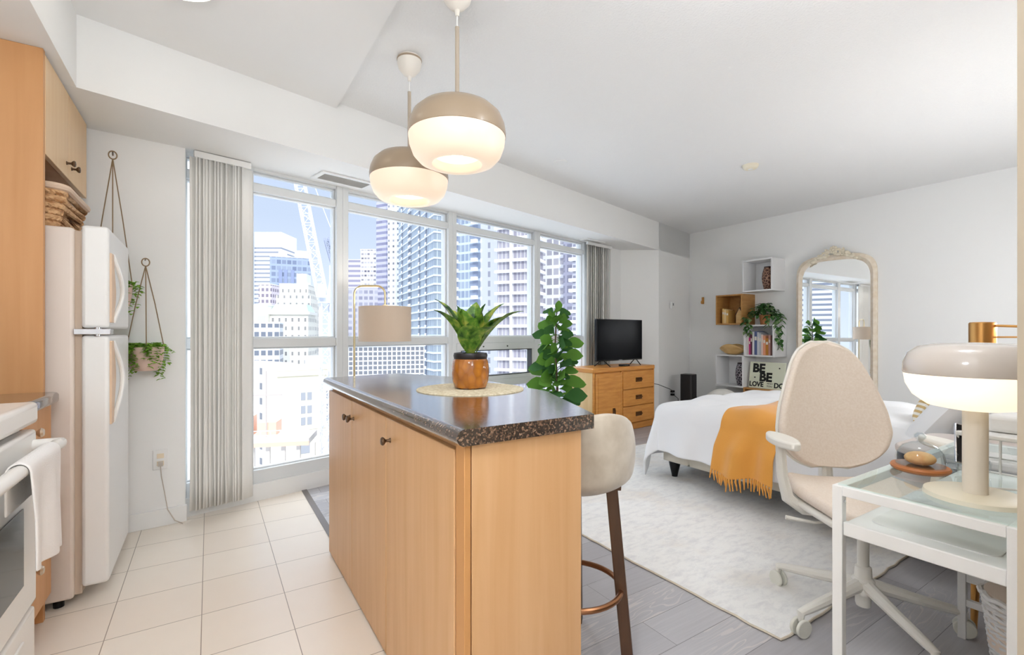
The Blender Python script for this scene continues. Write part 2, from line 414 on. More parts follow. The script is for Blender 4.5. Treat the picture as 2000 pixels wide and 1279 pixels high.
# windows: five bays
BAYS = [(-.43, -.055, 1), (-.055, .607, 2), (.607, 1.676, 3), (1.676, 2.854, 4), (2.854, 3.76, 5)]
Z_R = [(.105, .205), (1.045, 1.108), (2.112, 2.168), (2.25, 2.30)]
for t0, t1, k in BAYS:
    w = bpy.data.objects.new('window_%d' % k, None); COL.objects.link(w)
    w.location = (WP[0], WP[1], 0); w.rotation_euler = (0, 0, AW); struct(w)
    a = .022 if k == 1 else .047; b = .047
    if k == 2: a = .03
    m = MB()
    m.box(t0, t0+a, -.01, .11, .10, 2.30); m.box(t1-b, t1, -.01, .11, .10, 2.30)
    for z0, z1 in Z_R: m.box(t0+a, t1-b, .0, .10, z0, z1)
    # slim inner glazing beads
    for z0, z1 in ((.205, 1.045), (1.108, 2.112), (2.168, 2.25)):
        for x in (t0+a, t1-b-.012): m.box(x, x+.012, .028, .07, z0, z1)
        m.box(t0+a, t1-b, .028, .07, z0, z0+.012); m.box(t0+a, t1-b, .028, .07, z1-.012, z1)
    m.build('frame', M_frame, w, bevel=.004)
    for z0, z1 in ((.205, 1.045), (1.108, 2.112), (2.168, 2.25)):
        if k == 4 and z0 < 1: continue
        MB().box(t0+a+.002, t1-b-.002, .046, .052, z0+.002, z1-.002).build('pane', M_pane, w)
    if k == 4:      # awning sash with dark gasket over a fixed lower light
        x0, x1 = t0+a, t1-b
        m = MB(); m.box(x0, x1, -.005, .09, .60, .675); m.build('sill_rail', M_frame, w, bevel=.003)
        m = MB()
        for c in ((x0, x1, .675, .715), (x0, x1, .975, 1.045), (x0, x0+.05, .715, .975), (x1-.05, x1, .715, .975)):
            m.box(c[0], c[1], -.012, .07, c[2], c[3])
        s = m.build('awning_sash', M_frame, w, bevel=.003)
        m = MB()
        for c in ((x0+.05, x1-.05, .713, .721), (x0+.05, x1-.05, .967, .975), (x0+.05, x0+.058, .721, .967), (x1-.058, x1-.05, .721, .967)):
            m.box(c[0], c[1], -.014, .05, c[2], c[3])
        m.build('gasket', M_gasket, s)
        MB().box(x0+.05, x1-.05, .03, .036, .716, .972).build('pane', M_pane, s)
        MB().box(x0+.002, x1-.002, .046, .052, .205, .60).build('pane', M_pane, w)
        m = MB()
        for x in (x0+.33, x0+.66): m.cyl((x, -.02, 1.01), (x, -.012, 1.01), .007, n=10)
        m.build('sash_screw', M_gasket, s)

# ceiling fixtures and added fill globes
def vent(name, t0, t1, y0, y1, label):
    v = tag(bpy.data.objects.new(name, None), label, 'vent'); COL.objects.link(v)
    v.location = (*wpt(0, 0), HB); v.rotation_euler = (0, 0, AW)
    m = MB()
    for c in ((t0, t1, y0, y0+.03), (t0, t1, y1-.03, y1), (t0, t0+.03, y0+.03, y1-.03), (t1-.03, t1, y0+.03, y1-.03)):
        m.box(c[0], c[1], c[2], c[3], -.012, -.0005)
    m.build('frame', M_trim, v, bevel=.002)
    MB().box(t0+.03, t1-.03, y0+.03, y1-.03, -.003, -.0008).build('backing', mat('vent_dark', srgb(170, 168, 164), .7), v)
    m = MB(); n = 7
    for i in range(n):
        y = y0+.035+(y1-y0-.07)*(i+.5)/n
        m.bar((t0+.03, y, -.007), (t1-.03, y, -.007), .002, .012, up=(0, .5, 1))
    m.build('louvre', mat('vent_grey', srgb(205, 203, 198), .6), v)
    return v
vent('air_vent', .33, .735, -.285, -.085, 'long white air vent with grey louvres over the left window panes')
vent('air_vent', 3.55, 3.92, -.18, -.06, 'short white air vent by the far right end of the bulkhead')
m = MB(); m.lathe([(.001, -.038), (.045, -.036), (.058, -.028), (.066, -.012), (.068, 0)], 28)
sd = thing('smoke_detector', 'round cream smoke detector on the living room ceiling', 'smoke detector', (4.09, 2.455, HC))
m.build('body', mat('detector_cream', srgb(236, 228, 206), .5), sd)
m = MB(); m.lathe([(.0, -.040), (.02, -.040), (.022, -.036)], 20); m.build('sensor_cap', M_trim, sd)
m = MB(); m.lathe([(.001, -.012), (.055, -.012), (.062, -.006), (.063, 0)], 28)
o = m.build('cover_plate', M_trim); o.location = (2.60, 3.30, HC); tag(o, 'flat round white cover disc on the ceiling close to the bulkhead', 'cover plate')
first = None
for q, (x, y, z, p) in enumerate(FILL_GLOBES):  # unseen globes, added only for their fill light
    lb = ['added fill globe over the kitchen aisle', 'added fill globe in the entry behind the kitchen', 'added fill globe above the glass desk',
          'added fill globe above the near side of the bed head', 'added fill globe in the corner by the bed head'][q]
    zc = HC-.04 if x < .7 else HC
    g_ = thing('fill_globe', lb, 'ceiling light', (x, y, z), group='added fill globes')
    MB().ball((0, 0, 0), .12, 24, 14).build('globe', mat('fill_globe_glow_%d' % q, (1, .95, .9, 1), .5, emit=(.93, .97, 1.03, 1), estr=p/.57), g_, ang=180)
    MB().cyl((0, 0, .12), (0, 0, zc-z), .012, n=12).build('stem', M_chrome, g_)
fl = thing('ceiling_light', 'thin flush ceiling light at the top edge above the kitchen', 'ceiling light', (-.12, 2.335, HC-.04))
MB().lathe([(.155, -.03), (.165, -.028), (.168, 0)], 36).build('rim', M_trim, fl)
MB().lathe([(.001, -.04), (.06, -.039), (.11, -.036), (.154, -.03)], 36).build('lens', M_lens, fl)

# ------------------------------------------------------------------ pendants
M_taupe = mat('taupe_enamel', srgb(166, 146, 122), .3, coat=.3)
M_diff = mat('lit_opal_diffuser', (.7, .6, .5, 1), .35, emit=(1, .77, .56, 1), estr=.40)
M_diffi = mat('lit_opal_inner', (1, .9, .8, 1), .35, emit=(1, .84, .66, 1), estr=.55)
def pendant(loc, zc, label):
    p = thing('pendant_lamp', label, 'pendant lamp', loc, group='opal pendants over the island')
    # local z=0 at the underside of the shade
    MB().lathe([(.206, .118), (.211, .122), (.212, .140), (.206, .175), (.190, .212), (.160, .240), (.11, .258), (.05, .266), (.012, .268)], 56).build('shade', M_taupe, p)
    d = MB().lathe([(.100, .040), (.102, .012), (.108, .004), (.118, .001), (.135, .003), (.165, .016), (.190, .044), (.205, .085), (.209, .121)], 56).build('diffuser', M_diff, p)
    MB().lathe([(.001, .042), (.05, .042), (.100, .040)], 40).build('inner_disc', M_diffi, d)
    MB().ball((0, 0, .05), .03, sc=(1, 1, .7)).build('bulb', M_bulb, p)
    MB().cyl((0, 0, .266), (0, 0, .60), .0095, n=14).build('rod', mat('taupe_rod', srgb(186, 172, 154), .3), p)
    MB().cyl((0, 0, .60), (0, 0, zc-.10), .0032, n=8).build('cord', M_white, p)
    MB().lathe([(.008, zc-.125), (.012, zc-.10), (.034, zc-.088), (.058, zc-.06), (.066, zc-.03), (.064, zc)], 32).build('canopy', mat('warm_white_canopy', srgb(240, 234, 224), .4), p)
    MB().lathe([(.0665, zc-.016), (.068, zc-.013), (.068, zc-.009), (.0665, zc-.006)], 32).build('canopy_ring', M_taupe, p)
    return p
pendant((.91, 1.875, 1.872), HC-1.872, 'nearer and larger-looking taupe and opal glass pendant lamp above the island')
pendant((.925, 2.50, 1.862), HC-1.862, 'farther taupe and opal glass pendant lamp, partly behind the other')

# ------------------------------------------------------------------ island
isl = thing('kitchen_island', 'maple kitchen island cabinet with three doors under a dark speckled top', 'kitchen island', (0, 0, 0))
MB().box(.545, .905, 1.062, 2.605, .0, .868).build('body', M_maple, isl, bevel=.002)
MB().box(.530, .548, 1.052, 1.10, 0.0, .868).build('end_stile', mat('maple_edge', srgb(204, 148, 90), .45), isl, bevel=.002)
MB().box(.551, .905, 1.052, 1.0625, 0.0, .868).build('end_panel', M_maple, isl, bevel=.001)
kb = None
def knob(parent, loc, rotz):
    m = MB(); M = Matrix.Rotation(PI/2, 4, 'Y')
    m.lathe([(.009, 0), (.005, .006), (.005, .016), (.012, .022), (.015, .027), (.012, .032), (.001, .034)], 18, M=Matrix.Rotation(rotz, 4, 'Z') @ M, c=loc)
    return m.build('knob', M_bronze, parent)
for y0, y1, ky in ((2.135, 2.60, 2.165), (1.66, 2.131, 2.10), (1.104, 1.656, 1.61)):
    d = MB().box(.527, .546, y0, y1, .012, .848).build('door', M_maple, isl, bevel=.002)
    knob(d, (.527, ky, .775), PI)
# worktop: bullnose front edge, chamfered bar side
poly = [(.522, 1.034), (.938, 1.034), (1.145, 1.545), (1.145, 2.20), (.93, 2.69), (.522, 2.62)]
m = MB()
zs = []
n = 10
pr = []
for i in range(n+1):
    a = -PI/2+PI*i/n; pr.append((.021*math.cos(a), .8905+.021*math.sin(a)))
m.prism(poly, .8695, .9115)
xs = [(.522-r, z) for r, z in pr]
vs = [(x, 1.034, z) for x, z in xs]+[(x, 2.62, z) for x, z in xs]; k = len(xs)
m.add(vs, [(i, i+k, i+k+1, i+1) for i in range(k-1)]+[tuple(range(k)), tuple(range(k, 2*k))[::-1]])
wt = m.build('worktop', M_counter)
tag(wt, 'dark speckled island worktop with rounded front edge and angled bar side', 'worktop')

# placemat, pot and plant on island
px, py = .915, 1.76
m = MB()
for i in range(9):
    r = .02+.0235*i
    m.lathe([(max(r-.013, .001), 0), (r-.012, .003), (r, .0048), (r+.012, .003), (r+.013, 0)], 60)
o = m.build('placemat', mat('woven_straw', srgb(232, 222, 196), .85, noise=(srgb(206, 192, 158), (90, 90, 90), 2), bump=((160, 160, 160), .6, .003)))
o.location = (px, py, .912); tag(o, 'round pale woven placemat on the island worktop', 'placemat')
pl = thing('potted_plant', 'broad-leaved plant in a hammered amber pot on the island', 'potted plant', (px, py, .9165))
m = MB(); prof = [(.001, 0), (.055, 0), (.066, .006), (.074, .03), (.077, .06), (.077, .085), (.073, .112), (.068, .122), (.062, .122), (.060, .10), (.001, .10)]
m.lathe(prof, 40)
def amber():
    mm, nt, p = nodes_of('amber_glaze')
    tc = nt.nodes.new('ShaderNodeTexCoord'); mp = nt.nodes.new('ShaderNodeMapping'); mp.inputs['Scale'].default_value = (36, 36, 24)
    nt.links.new(tc.outputs['Object'], mp.inputs[0])
    v = nt.nodes.new('ShaderNodeTexVoronoi'); v.inputs['Scale'].default_value = 1; v.feature = 'F1'
    nt.links.new(mp.outputs[0], v.inputs['Vector'])
    bp = nt.nodes.new('ShaderNodeBump'); bp.inputs['Strength'].default_value = .8; bp.inputs['Distance'].default_value = .008
    nt.links.new(v.outputs['Distance'], bp.inputs['Height']); nt.links.new(bp.outputs[0], p.inputs['Normal'])
    nt.links.new(mixc(nt, v.outputs['Distance'], srgb(196, 122, 32), srgb(140, 78, 20)), p.inputs['Base Color'])
    p.inputs['Roughness'].default_value = .22; p.inputs['Coat Weight'].default_value = .5
    return mm
m.build('pot', amber(), pl)
MB().lathe([(.060, .112), (.068, .121), (.071, .135), (.068, .146), (.060, .147), (.058, .140), (.001, .138)], 40).build('pot_rim', mat('dark_inner_pot', srgb(28, 22, 24), .4), pl)
RT = Vector((.8439, -.5366, 0)); FW = Vector((.5366, .8439, 0))
def variegated():
    mm, nt, p = nodes_of('variegated_leaf')
    tc = nt.nodes.new('ShaderNodeTexCoord'); nz = nt.nodes.new('ShaderNodeTexNoise'); nz.inputs['Scale'].default_value = 22; nz.inputs['Detail'].default_value = 3
    nt.links.new(tc.outputs['Object'], nz.inputs['Vector'])
    rp = nt.nodes.new('ShaderNodeValToRGB'); el = rp.color_ramp.elements
    el[0].position = .35; el[0].color = srgb(34, 78, 30); el[1].position = .68; el[1].color = srgb(200, 204, 96)
    a = el.new(.5); a.color = srgb(112, 160, 58)
    nt.links.new(nz.outputs['Fac'], rp.inputs[0]); nt.links.new(rp.outputs[0], p.inputs['Base Color'])
    p.inputs['Roughness'].default_value = .35
    d = nt.nodes.new('ShaderNodeBsdfTranslucent'); nt.links.new(rp.outputs[0], d.inputs[0])
    mx = nt.nodes.new('ShaderNodeMixShader'); mx.inputs[0].default_value = .3
    nt.links.new(p.outputs[0], mx.inputs[1]); nt.links.new(d.outputs[0], mx.inputs[2]); nt.links.new(mx.outputs[0], nt.nodes['Material Output'].inputs[0])
    return mm
m = MB()
LV = [(-.15, .02, .235, .052), (-.14, -.07, .185, .056), (-.11, .08, .20, .05), (.22, .02, .185, .058), (.14, .07, .22, .05), (.10, -.08, .12, .058), (.02, .06, .225, .066),
      (-.03, -.06, .19, .066), (.06, .02, .215, .062), (.14, -.03, .16, .05), (-.06, .03, .21, .06), (.0, -.11, .13, .06), (.05, -.05, .17, .06)]
for l, d, u, w in LV:
    tip = RT*l+FW*d+Vector((0, 0, u+.135)); b = RT*l*.08+FW*d*.08+Vector((0, 0, .135))
    v = tip-b; dr = .38 if abs(l) < .08 else .62
    v2 = v+Vector((0, 0, 1))*dr*v.length
    m.leaf(b, v2, v2.length, w*1.65, droop=dr*v.length/v2.length, cup=.35, n=10, pw=.85, wave=.02)
m.build('foliage', variegated(), pl)

# ------------------------------------------------------------------ bar stool
SR = math.radians(-100)
st = thing('bar_stool', 'light beige upholstered bar stool with dark wooden legs at the island', 'bar stool', (1.10, 1.325, 0), SR)
M_velvet = mat('beige_velvet', srgb(206, 194, 176), .85, sheen=.5, noise=(srgb(186, 172, 152), (14, 14, 14), 3))
ang_leg = [ -.82-SR+PI/2*k for k in range(4)]
for a in ang_leg:
    c, s = math.cos(a), math.sin(a)
    m = MB(); m.bar((.192*c, .192*s, 0), (.135*c, .135*s, .625), .028, .040, up=(c, s, 0)); m.build('leg', M_walnut, st, bevel=.004)
m = MB(); m.bar((-.17*math.cos(ang_leg[0]), -.17*math.sin(ang_leg[0]), .612), (.17*math.cos(ang_leg[0]), .17*math.sin(ang_leg[0]), .612), .03, .03)
m.bar((-.17*math.cos(ang_leg[1]), -.17*math.sin(ang_leg[1]), .612), (.17*math.cos(ang_leg[1]), .17*math.sin(ang_leg[1]), .612), .03, .029)
m.build('seat_frame', M_walnut, st, bevel=.003)
m = MB(); m.tube([(.17*math.cos(2*PI*i/40), .17*math.sin(2*PI*i/40), .245) for i in range(40)], .010, 10, closed=True)
m.build('foot_ring', mat('brushed_copper', srgb(160, 112, 78), .3, .9), st)
# bucket seat: cushion and wrap-around back opening towards the island (-x)
def bucket(u, v, off):
    # u along the rim angle, v from under-seat centre to the top edge
    a = (u-.5)*2*PI*.93 ; back = .5+.5*math.cos(a)
    ht = .012+.215*max(0, back)**1.5
    if v < .5:
        r = (v/.5)*.235; z = .0+.055*(v/.5)**3
    else:
        t = (v-.5)/.5; r = .235+.030*math.sin(t*PI*.5)-.035*t*t; z = .055+ht*t
    r -= off; z += off*(.9 if v < .5 else .0)
    return Vector((r*math.cos(a)*.86, r*math.sin(a)*.79, .606+z))
m = MB(); m.grid(lambda u, v: bucket(u, v, 0), 48, 20); m.build('bucket_shell', M_velvet, st, solid=.035, sub=1, ang=180)
m = MB(); m.lathe([(.001, .645), (.13, .645), (.165, .65), (.178, .668), (.17, .69), (.14, .70), (.001, .705)], 36); m.build('seat_cushion', M_velvet, st, ang=180)

# ------------------------------------------------------------------ kitchen run
fr = thing('refrigerator', 'white top-freezer refrigerator with hatch-shaped handles', 'refrigerator', (0, 0, 0))
M_fr = mat('fridge_white', srgb(228, 215, 204), .4)
MB().box(-1.12, -.475, 2.655, 3.24, .035, 1.585).build('body', M_fr, fr, bevel=.012)
MB().box(-.475, -.452, 2.675, 3.225, .045, 1.575).build('door_gasket', mat('gasket_grey', srgb(196, 176, 156), .7), fr)
d1 = MB().box(-.452, -.362, 2.655, 3.25, 1.165, 1.60).build('freezer_door', M_white, fr, bevel=.014, seg=3)
d2 = MB().box(-.452, -.362, 2.655, 3.25, .075, 1.135).build('fridge_door', M_white, fr, bevel=.014, seg=3)
M_hand = mat('handle_beige', srgb(226, 196, 166), .4)
def fhandle(pr, z0, z1, par):
    # tall scooped handle: beige recess plate with a white bowed grip
    m = MB()
    out = []
    for i in range(17):
        t = i/16; out.append((2.672+.055+.075*math.sin(PI*min(1, t*1.0))**2*(1.2-t if pr else .2+t), z0+(z1-z0)*t))
    poly = [(2.672, z0)]+out+[(2.672, z1)]
    R = Matrix(((0, 0, 1, 0), (1, 0, 0, 0), (0, 1, 0, 0), (0, 0, 0, 1)))
    m.prism(poly, -.364, -.354, M=R); m.build('handle_plate', M_hand, par, bevel=.002)
    m = MB()
    m.tube([(-.36+.028*math.sin(PI*i/16), y+.004, z) for i, (y, z) in enumerate(out)], .009, 8); m.build('handle_grip', M_white, par)
fhandle(True, 1.19, 1.49, d1); fhandle(False, .75, 1.11, d2)
m = MB(); m.box(-.475, -.355, 2.645, 2.72, 1.138, 1.162); m.cyl((-.40, 2.66, 1.13), (-.40, 2.66, 1.17), .012, n=12); m.build('hinge', M_chrome, fr, bevel=.002)
for x, y in ((-.53, 2.70), (-.53, 3.19), (-1.07, 2.70), (-1.07, 3.19)): MB().cyl((x, y, 0), (x, y, .04), .018, n=12).build('foot', M_black, fr)
# tall gable
g = MB().box(-1.199, -.553, 2.585, 2.612, 0, HB-.0).build('gable_panel', M_gable, bevel=.0015)
tag(g, 'tall orange maple end panel between the counter and the refrigerator', 'cabinet panel')
# cabinet above fridge
cb = thing('wall_cabinet', 'maple wall cabinet with two doors above the refrigerator', 'wall cabinet', (0, 0, 0))
MB().box(-1.199, -.572, 2.614, 3.37, 1.868, HB-.001).build('body', M_gable, cb)
for y0, y1, ky in ((2.616, 2.99, 2.945), (2.994, 3.37, 3.04)):
    d = MB().box(-.571, -.552, y0, y1, 1.862, HB-.012).build('door', M_door, cb, bevel=.002)
    knob(d, (-.552, ky, 1.925), 0)
# basket on fridge
bk = thing('wicker_basket', 'brown water-hyacinth basket on top of the refrigerator', 'basket', (-.725, 2.90, 1.5865))
M_wick = mat('hyacinth_weave', srgb(226, 186, 140), .8, noise=(srgb(176, 126, 80), (30, 30, 60), 3))
m = MB()
def rr(w, h, r, n=6):
    out = []
    for cx, cy, a0 in ((w/2-r, h/2-r, 0), (-w/2+r, h/2-r, PI/2), (-w/2+r, -h/2+r, PI), (w/2-r, -h/2+r, 1.5*PI)):
        for i in range(n+1):
            a = a0+PI/2*i/n; out.append((cx+r*math.cos(a), cy+r*math.sin(a)))
    return out
for k in range(6):
    w = .36+.012*k; pts = rr(w, w*.95+.06, .05, 10); N = len(pts)
    for ph in (0, 1):
        m.tube([(x*(1+.012*math.sin(i*1.7+PI*ph+k)), y*(1+.012*math.sin(i*1.7+PI*ph+k)), .016+.026*k+.006*math.sin(i*1.7+PI*ph)) for i, (x, y) in enumerate(pts)], .0125, 6, closed=True)
m.prism(rr(.35, .40, .05), .002, .012)
m.build('body', M_wick, bk)
m = MB(); m.tube([(x, y, .165) for x, y in rr(.44, .475, .05, 8)], .015, 8, closed=True); m.build('rim', mat('wicker_liner', srgb(222, 196, 172), .8), bk)
# base cabinet + counter
bc = thing('base_cabinet', 'narrow maple base cabinet between the stove and the refrigerator', 'base cabinet', (0, 0, 0))
MB().box(-1.199, -.548, 2.225, 2.583, .11, .868).build('body', M_gable, bc)
MB().box(-1.15, -.62, 2.235, 2.583, .0, .11).build('toe_kick', M_gable, bc)
dr = MB().box(-.548, -.529, 2.228, 2.581, .72, .862).build('drawer', M_gable, bc, bevel=.002)
dd = MB().box(-.548, -.529, 2.228, 2.581, .115, .712).build('door', M_gable, bc, bevel=.002)
def bigknob(par, loc):
    MB().lathe([(.008, 0), (.006, .012), (.014, .02), (.017, .026), (.012, .033), (.001, .035)], 16, M=Matrix.Rotation(PI/2, 4, 'Y'), c=loc).build('knob', mat('nickel_knob', srgb(206, 190, 170), .3, .7), par)
bigknob(dr, (-.529, 2.33, .79)); bigknob(dd, (-.529, 2.33, .30))
m = MB(); m.prism([(-1.199, 2.222), (-.535, 2.222), (-.512, 2.232), (-.50, 2.26), (-.50, 2.55), (-.512, 2.575), (-.535, 2.584), (-1.199, 2.584)], .87, .912)
o = m.build('counter', M_counter, bevel=.012, seg=3); tag(o, 'short dark speckled kitchen counter beside the stove', 'counter')
cm = thing('coffee_maker', 'black countertop appliance at the left edge on the kitchen counter', 'appliance', (-.90, 2.40, .9125))
MB().box(-.10, .10, -.12, .12, 0, .03).build('base', M_black, cm, bevel=.008)
MB().box(-.10, .06, -.115, .115, .03, .27).build('body', mat('appliance_black', srgb(22, 18, 16), .25), cm, bevel=.02, seg=3)
MB().lathe([(.001, .035), (.05, .035), (.058, .06), (.055, .12), (.045, .14)], 20, c=(.02, 0, 0)).build('carafe', mat('carafe_dark', srgb(30, 26, 24), .1), cm)
# stove
sv = thing('stove', 'white freestanding stove with a bar handle at the left edge', 'stove', (0, 0, 0))
M_sv = mat('stove_enamel', srgb(243, 240, 234), .22)
MB().box(-1.19, -.53, 1.46, 2.215, .03, .835).build('body', M_sv, sv, bevel=.006)
m = MB(); m.box(-1.19, -.485, 1.455, 2.218, .842, .915); m.build('cooktop', M_sv, sv, bevel=.016, seg=4)
od = MB().box(-.53, -.488, 1.47, 2.21, .25, .825).build('oven_door', M_sv, sv, bevel=.012, seg=3)
MB().box(-.489, -.484, 1.58, 2.06, .36, .60).build('oven_window', mat('oven_glass', srgb(60, 62, 66), .08), od, bevel=.001)
m = MB(); hx = -.425
pts = [(-.49, 2.17, .775), (-.455, 2.17, .775), (hx+.005, 2.165, .775), (hx, 2.14, .775), (hx, 1.54, .775), (hx+.005, 1.515, .775), (-.455, 1.51, .775), (-.49, 1.51, .775)]
m.tube(pts, .019, 12); m.build('oven_handle', M_sv, od)
MB().box(-.53, -.492, 1.47, 2.21, .045, .235).build('drawer', M_sv, sv, bevel=.01, seg=3)
MB().box(-.50, -.487, 1.60, 2.08, .165, .18).build('drawer_lip', M_sv, sv, bevel=.004)
for x, y, r in ((-.68, 1.66, .09), (-.68, 2.02, .075), (-.98, 1.66, .075), (-.98, 2.02, .09)):
    m = MB()
    for q in range(3): m.tube([((r*(.4+.3*q))*math.cos(2*PI*i/28)+x, (r*(.4+.3*q))*math.sin(2*PI*i/28)+y, .921) for i in range(28)], .005, 6, closed=True)
    m.build('burner', mat('burner_black', srgb(40, 36, 34), .5), sv)
m = MB(); m.box(-1.19, -1.11, 1.46, 2.215, .91, 1.05); m.build('backguard', M_sv, sv, bevel=.012, seg=3)

# ---------- draped cloth helper
def drape(x0, x1, y0, y1, zt, ov, r=.05, nu=60, nv=60, fold=.02, freq=24, top_noise=.01, seed=0, flare=.12):
    """sheet over a box top; ov = overhang lengths (x-, x+, y-, y+)"""
    m = MB(); rnd = random.Random(seed); ph = [rnd.uniform(0, 6.28) for _ in range(8)]
    def fn(u, v):
        X = x0-ov[0]+(x1-x0+ov[0]+ov[1])*u; Y = y0-ov[2]+(y1-y0+ov[2]+ov[3])*v
        cx = min(max(X, x0), x1); cy = min(max(Y, y0), y1); dx, dy = X-cx, Y-cy; e = math.hypot(dx, dy)
        nz = top_noise*(math.sin(X*9+ph[0])*math.sin(Y*7+ph[1])+.6*math.sin(X*17+Y*13+ph[2])+.5*math.sin(X*5-Y*21+ph[3]))
        if e < 1e-9: return Vector((cx, cy, zt+nz))
        d = Vector((dx/e, dy/e, 0))
        a = min(e/r, PI/2); out = r*math.sin(a); dn = r*(1-math.cos(a)); rest = max(0, e-r*PI/2)
        s = cx*1.0+cy*1.0+math.atan2(dy, dx)*.35
        k = min(1, rest/.25)
        fo = fold*k*(math.sin(s*freq+ph[4]+1.3*math.sin(s*3+ph[6]))+.55*math.sin(s*freq*.53+ph[5]+rest*3))
        out += rest*flare+fo; dn += rest*.985
        return Vector((cx, cy, zt+nz*(1-k)))+d*out-Vector((0, 0, dn))
    m.grid(fn, nu, nv); return m
# dish towel over the oven handle
M_towel = mat('white_terry', srgb(246, 243, 240), .95, bump=((260, 260, 260), .5, .003))
m = MB()
def towel(u, v):
    # v runs front hem -> over the bar -> back hem ; u along the bar
    y = 1.76+.30*u; L = .27+.05*u; s = v*(L+.19)
    rr_ = .024
    wig = .010*math.sin(u*11+1)*min(1, max(0, (L-s)/L)*2)
    sk = .03*(max(0, L-s)/L)*(u-.1)
    if s < L: p = Vector((hx+rr_+wig+.03*(L-s)*.4, y+sk, .775-(L-s)))
    elif s < L+.075:
        a = (s-L)/.075*PI; p = Vector((hx+rr_*math.cos(a), y, .775+rr_*math.sin(a)))
    else: p = Vector((hx-rr_, y, .775-(s-L-.075)))
    return p
m.grid(towel, 26, 44); o = m.build('dish_towel', M_towel, solid=.006, sub=1, ang=180)
tag(o, 'white dish towel hung over the oven handle', 'towel')

# ------------------------------------------------------------------ hanging planters
M_rope = mat('jute_rope', srgb(150, 128, 100), .9)
M_pink = mat('blush_pot', srgb(226, 196, 180), .6)
def planter(loc, rz, drop, label, seed, pot=True):
    p = thing('hanging_planter', label, 'hanging planter', loc, rz, group='planters on the left wall')
    rnd = random.Random(seed)
    # local: hook at z=0 ; wall is +y ; pot rim at -drop
    MB().cyl((0, .07, 0), (0, .0, .0), .004, n=8).build('hook', M_bronze, p)
    m = MB(); m.tube([(.018*math.cos(a), -.002, -.02+.022*math.sin(a)) for a in [2*PI*i/16 for i in range(16)]], .0035, 6, closed=True)
    for x, y in ((-.085, 0), (.085, .02), (.0, -.085)):
        m.tube([(0, -.002, -.04), (x*.5, y*.5, -drop*.5), (x, y, -drop), (x*.9, y*.9, -drop-.03)], .003, 6)
    m.build('rope', M_rope, p)
    MB().lathe([(.001, -drop-.135), (.055, -drop-.133), (.072, -drop-.115), (.083, -drop-.06), (.087, -drop), (.080, -drop), (.076, -drop-.02), (.001, -drop-.02)], 32).build('pot', M_pink, p)
    m = MB()
    for i in range(26):
        a = rnd.uniform(0, 2*PI); r = rnd.uniform(.03, .085); L = rnd.uniform(.03, .20) if rnd.random() < .75 else .02
        x, y = r*math.cos(a), r*math.sin(a); ex, ey = .108*math.cos(a), min(.085, .108*math.sin(a)); n = int(5+L*70)
        for k in range(n):
            t = k/n
            if t < .35: q = t/.35; c = Vector((x+(ex-x)*q, y+(ey-y)*q, -drop+.02*math.sin(q*PI)))
            else: q = (t-.35)/.65; c = Vector((ex+.012*math.sin(i+q*5), ey, -drop-L*q))
            for w in (0, 1):
                th = rnd.uniform(0, 2*PI); m.leaf(c, (math.cos(th), math.sin(th), rnd.uniform(-.3, .5)), .024, .016, .3, n=3)
    m.build('foliage', M_leafl, p)
    return p
RW = math.atan2(3.519-3.483, -.121+.409)
def wallp(x, off): # point just in front of planter wall
    return (x+off*.124, 3.483+(x+.409)*.125-off)
# ------------------------------------------------------------------ blinds
def blinds(name, t0, n, pitch, label, y=-.10, seed=1):
    b = thing(name, label, 'vertical blind', (*wpt(t0, y), 0), AW); rnd = random.Random(seed)
    W = n*pitch
    for i in range(n):
        m = MB(); ang = rnd.uniform(.35, .75) if i % 5 else rnd.uniform(.15, .35)
        bow = rnd.uniform(-.012, .012); c, s = math.cos(ang), math.sin(ang); cx = pitch*(i+.5)
        def fn(u, v):
            w = (u-.5)*.089; cv = .006*(1-(2*u-1)**2)
            z = .055+(2.225-.055)*v; sp = bow*math.sin(PI*(1-v))*(1-v)
            return Vector((cx+w*c-cv*s+sp, w*s+cv*c, z))
        m.grid(fn, 5, 14); m.build('slat', M_slat, b, solid=.0016, ang=60)
    MB().box(-.01, W+.01, -.015, .015, 2.226, 2.266).build('head_rail', M_trim, b, bevel=.003)
    return b
blinds('vertical_blind', -.375, 15, .020, 'stacked off-white vertical blind at the left end of the window', y=-.085)
blinds('vertical_blind', 3.70, 15, .034, 'stacked off-white vertical blind at the right end of the window behind the television', y=-.07, seed=4)

hx1, hy1 = wallp(-.462, .092)
planter((hx1+.005, hy1, 2.14), RW, .73, 'upper hanging planter on jute rope, pot hidden behind the refrigerator', 3)
hx2, hy2 = wallp(-.315, .10)
planter((hx2, hy2, 1.565), RW, .50, 'lower hanging planter with a blush pot and trailing lime leaves', 5)
# wall outlet with cord by the planters
def outlet(loc, rz, label, plug=True):
    o = thing('wall_outlet', label, 'outlet', loc, rz)
    MB().box(-.036, .036, -.006, 0, -.058, .058).build('plate', M_trim, o, bevel=.002)
    m = MB()
    for z in (-.022, .022): m.box(-.017, .017, -.008, -.005, z-.014, z+.014)
    m.build('socket', mat('socket_ivory', srgb(238, 222, 196), .4), o, bevel=.002)
    return o
ox, oy = wallp(-.243, .0015)
outlet((ox, oy, .395), RW, 'white wall outlet below the lower hanging planter')
m = MB(); ex, ey = wallp(-.243, .02)
m.box(ex-.012, ex+.012, ey-.012, ey+.010, .36, .385)
m.tube([(ex, ey, .365), (ex+.004, ey, .30), (ex+.02, ey-.004, .20), (ex+.035, ey-.01, .10), (ex+.07, ey-.015, .03), (ex+.11, ey-.02, .004)], .003, 6)
o = m.build('power_cord', mat('grey_cord', srgb(200, 190, 180), .5)); tag(o, 'thin grey cord hanging from the outlet under the planters', 'cord')

